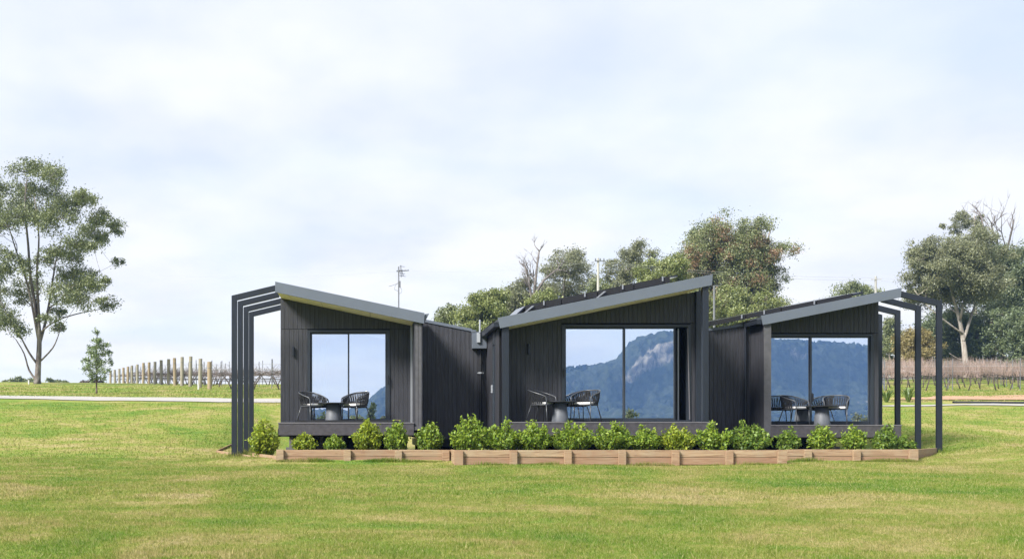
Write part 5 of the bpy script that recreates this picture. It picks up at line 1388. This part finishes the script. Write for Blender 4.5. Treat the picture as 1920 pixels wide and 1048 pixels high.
# ------------------------------------------------------------------ grass blades on the near lawn
def grass_patch(n, yr, xpad, hgt, wid, seed, pw=1.0, region=None, lean=0.55):
    rs = np.random.RandomState(seed)
    y = yr[0]+(yr[1]-yr[0])*rs.uniform(0, 1, n)**pw
    xl_ = (-30-VX)/F*y-xpad; xr_ = (1950-VX)/F*y+xpad
    x = xl_+(xr_-xl_)*rs.uniform(0, 1, n)
    m = rs.uniform(0, 1, n) < 0.16      # thinning out beyond the frame
    e = rs.exponential(1.6, n); x = np.where(m, np.where(rs.uniform(0, 1, n) < 0.5, xl_-e, xr_+e), x)
    if region is not None:
        k = region(x, y, rs); x, y = x[k], y[k]
    n = len(x); z = terrain(x, y)
    # tufty height variation
    tuft = 0.55+0.45*np.sin(x*3.1+np.sin(y*2.3)*2)*np.sin(y*3.7+np.sin(x*1.9)*2)
    h = hgt*rs.uniform(0.45, 1.15, n)*(0.65+0.5*tuft)
    a = rs.uniform(0, 6.283, n); l = h*rs.normal(0, lean, n); b = rs.uniform(0, 6.283, n)
    w = wid*rs.uniform(0.6, 1.3, n)
    c = np.stack([x, y, z-0.004], 1); s = np.stack([np.cos(a)*w, np.sin(a)*w, np.zeros(n)], 1)
    tip = c+np.stack([np.cos(b)*l, np.sin(b)*l, h], 1)
    V = np.stack([c-s, c+s, tip], 1).reshape(-1, 3)
    return V, np.repeat(rs.uniform(0, 1, n), 3)
def not_bed(x, y, rs):
    inb = (x > PX(519, 23.1)) & (x < PX(851, 22.3)) & (y > 23.0) | (x >= PX(851, 22.3)) & (x < PX(1476, 22.3)) & (y > 22.2) | (x >= PX(1476, 22.3)) & (x < PX(1722, 22.9)) & (y > 22.8)
    return ~inb
parts_ = [grass_patch(500000, (7.2, 13.5), 0.5, 0.033, 0.0030, 1, 1.15, not_bed),
          grass_patch(380000, (13.5, 24.5), 0.6, 0.040, 0.0052, 2, 1.0, not_bed),
          grass_patch(150000, (24.5, 44), 0.6, 0.055, 0.011, 3, 1.0, lambda x, y, rs: ((x < -3.0) | (x > 13.2)) & ((y < 39.3) | (x < -3)) & ((y < 42.3) | (x > -3))),
          grass_patch(60000, (45, 72), 0.6, 0.09, 0.02, 4, 1.0, lambda x, y, rs: ((x < -3.0) | (x > 25)) & (y > 49.5-(x+30)*0.16))]
# longer tufts left by the mower along the boards
rs = np.random.RandomState(9); ex = []
for (xa, xb, yy) in ((PX(519, 23.1), PX(851, 23.1), 23.0), (PX(851, 22.3), PX(1476, 22.3), 22.2), (PX(1476, 22.9), PX(1722, 22.9), 22.8)):
    n = 5000; x = rs.uniform(xa, xb, n); keep = (np.sin(x*2.3)+np.sin(x*5.1+1)+rs.normal(0, .8, n)) > 0.2; x = x[keep]; n = len(x)
    y = yy-np.abs(rs.normal(0, 0.07, n))-0.01; z = terrain(x, y); h = rs.uniform(0.04, 0.12, n)*(0.7+0.4*np.sin(x*3.3)); a = rs.uniform(0, 6.28, n)
    c = np.stack([x, y, z-0.005], 1); s = np.stack([np.cos(a)*0.006, np.sin(a)*0.006, 0*a], 1); tp = c+np.stack([rs.normal(0, .03, n), rs.normal(-.01, .02, n), np.abs(h)], 1)
    ex.append((np.stack([c-s, c+s, tp], 1).reshape(-1, 3), np.repeat(rs.uniform(0, 0.6, n), 3)))
for (cx, cy) in [(PX(434, 25)+0.067, yy+0.04) for yy in (25.0, 26.26, 27.36, 28.3)]+[(xpo-0.069, yy+0.04) for yy in (26.0, 27.0, 28.05, 29.05)]:
    n = 260; a = rs.uniform(0, 6.28, n); d = 0.09+np.abs(rs.normal(0, 0.07, n)); x = cx+np.cos(a)*d*1.1; y = cy+np.sin(a)*d; z = terrain(x, y)
    h = rs.uniform(0.05, 0.16, n)*np.clip(1.4-d*3, 0.3, 1); b = rs.uniform(0, 6.28, n)
    c = np.stack([x, y, z-0.005], 1); q = np.stack([np.cos(b)*0.006, np.sin(b)*0.006, 0*b], 1); tp = c+np.stack([rs.normal(0, .03, n), rs.normal(0, .03, n), h], 1)
    ex.append((np.stack([c-q, c+q, tp], 1).reshape(-1, 3), np.repeat(rs.uniform(0, 0.6, n), 3)))
parts_ += ex
parts_.append(grass_patch(26000, (42.6, 47.4), 0.6, 0.08, 0.022, 6, 1.0, lambda x, y, rs: (x > 21) & ((np.sin(x*0.9+np.sin(y*1.3)*1.5)+np.sin(y*1.7+x*0.4)+rs.normal(0, .5, len(x))) > 0.35)))
parts_.append(grass_patch(2600, (7.3, 21), 0.3, 0.085, 0.006, 7, 1.1, not_bed, 0.8))
GV = np.concatenate([p[0] for p in parts_]); GR = np.concatenate([p[1] for p in parts_])
go = link(bpy.data.objects.new('grass', np_mesh('grass', GV, np.arange(len(GV)).reshape(-1, 3), M['blade'], {'rnd': GR})))
tag(go, 'short mown grass blades, lime green with straw coloured patches', None, None, 'stuff')
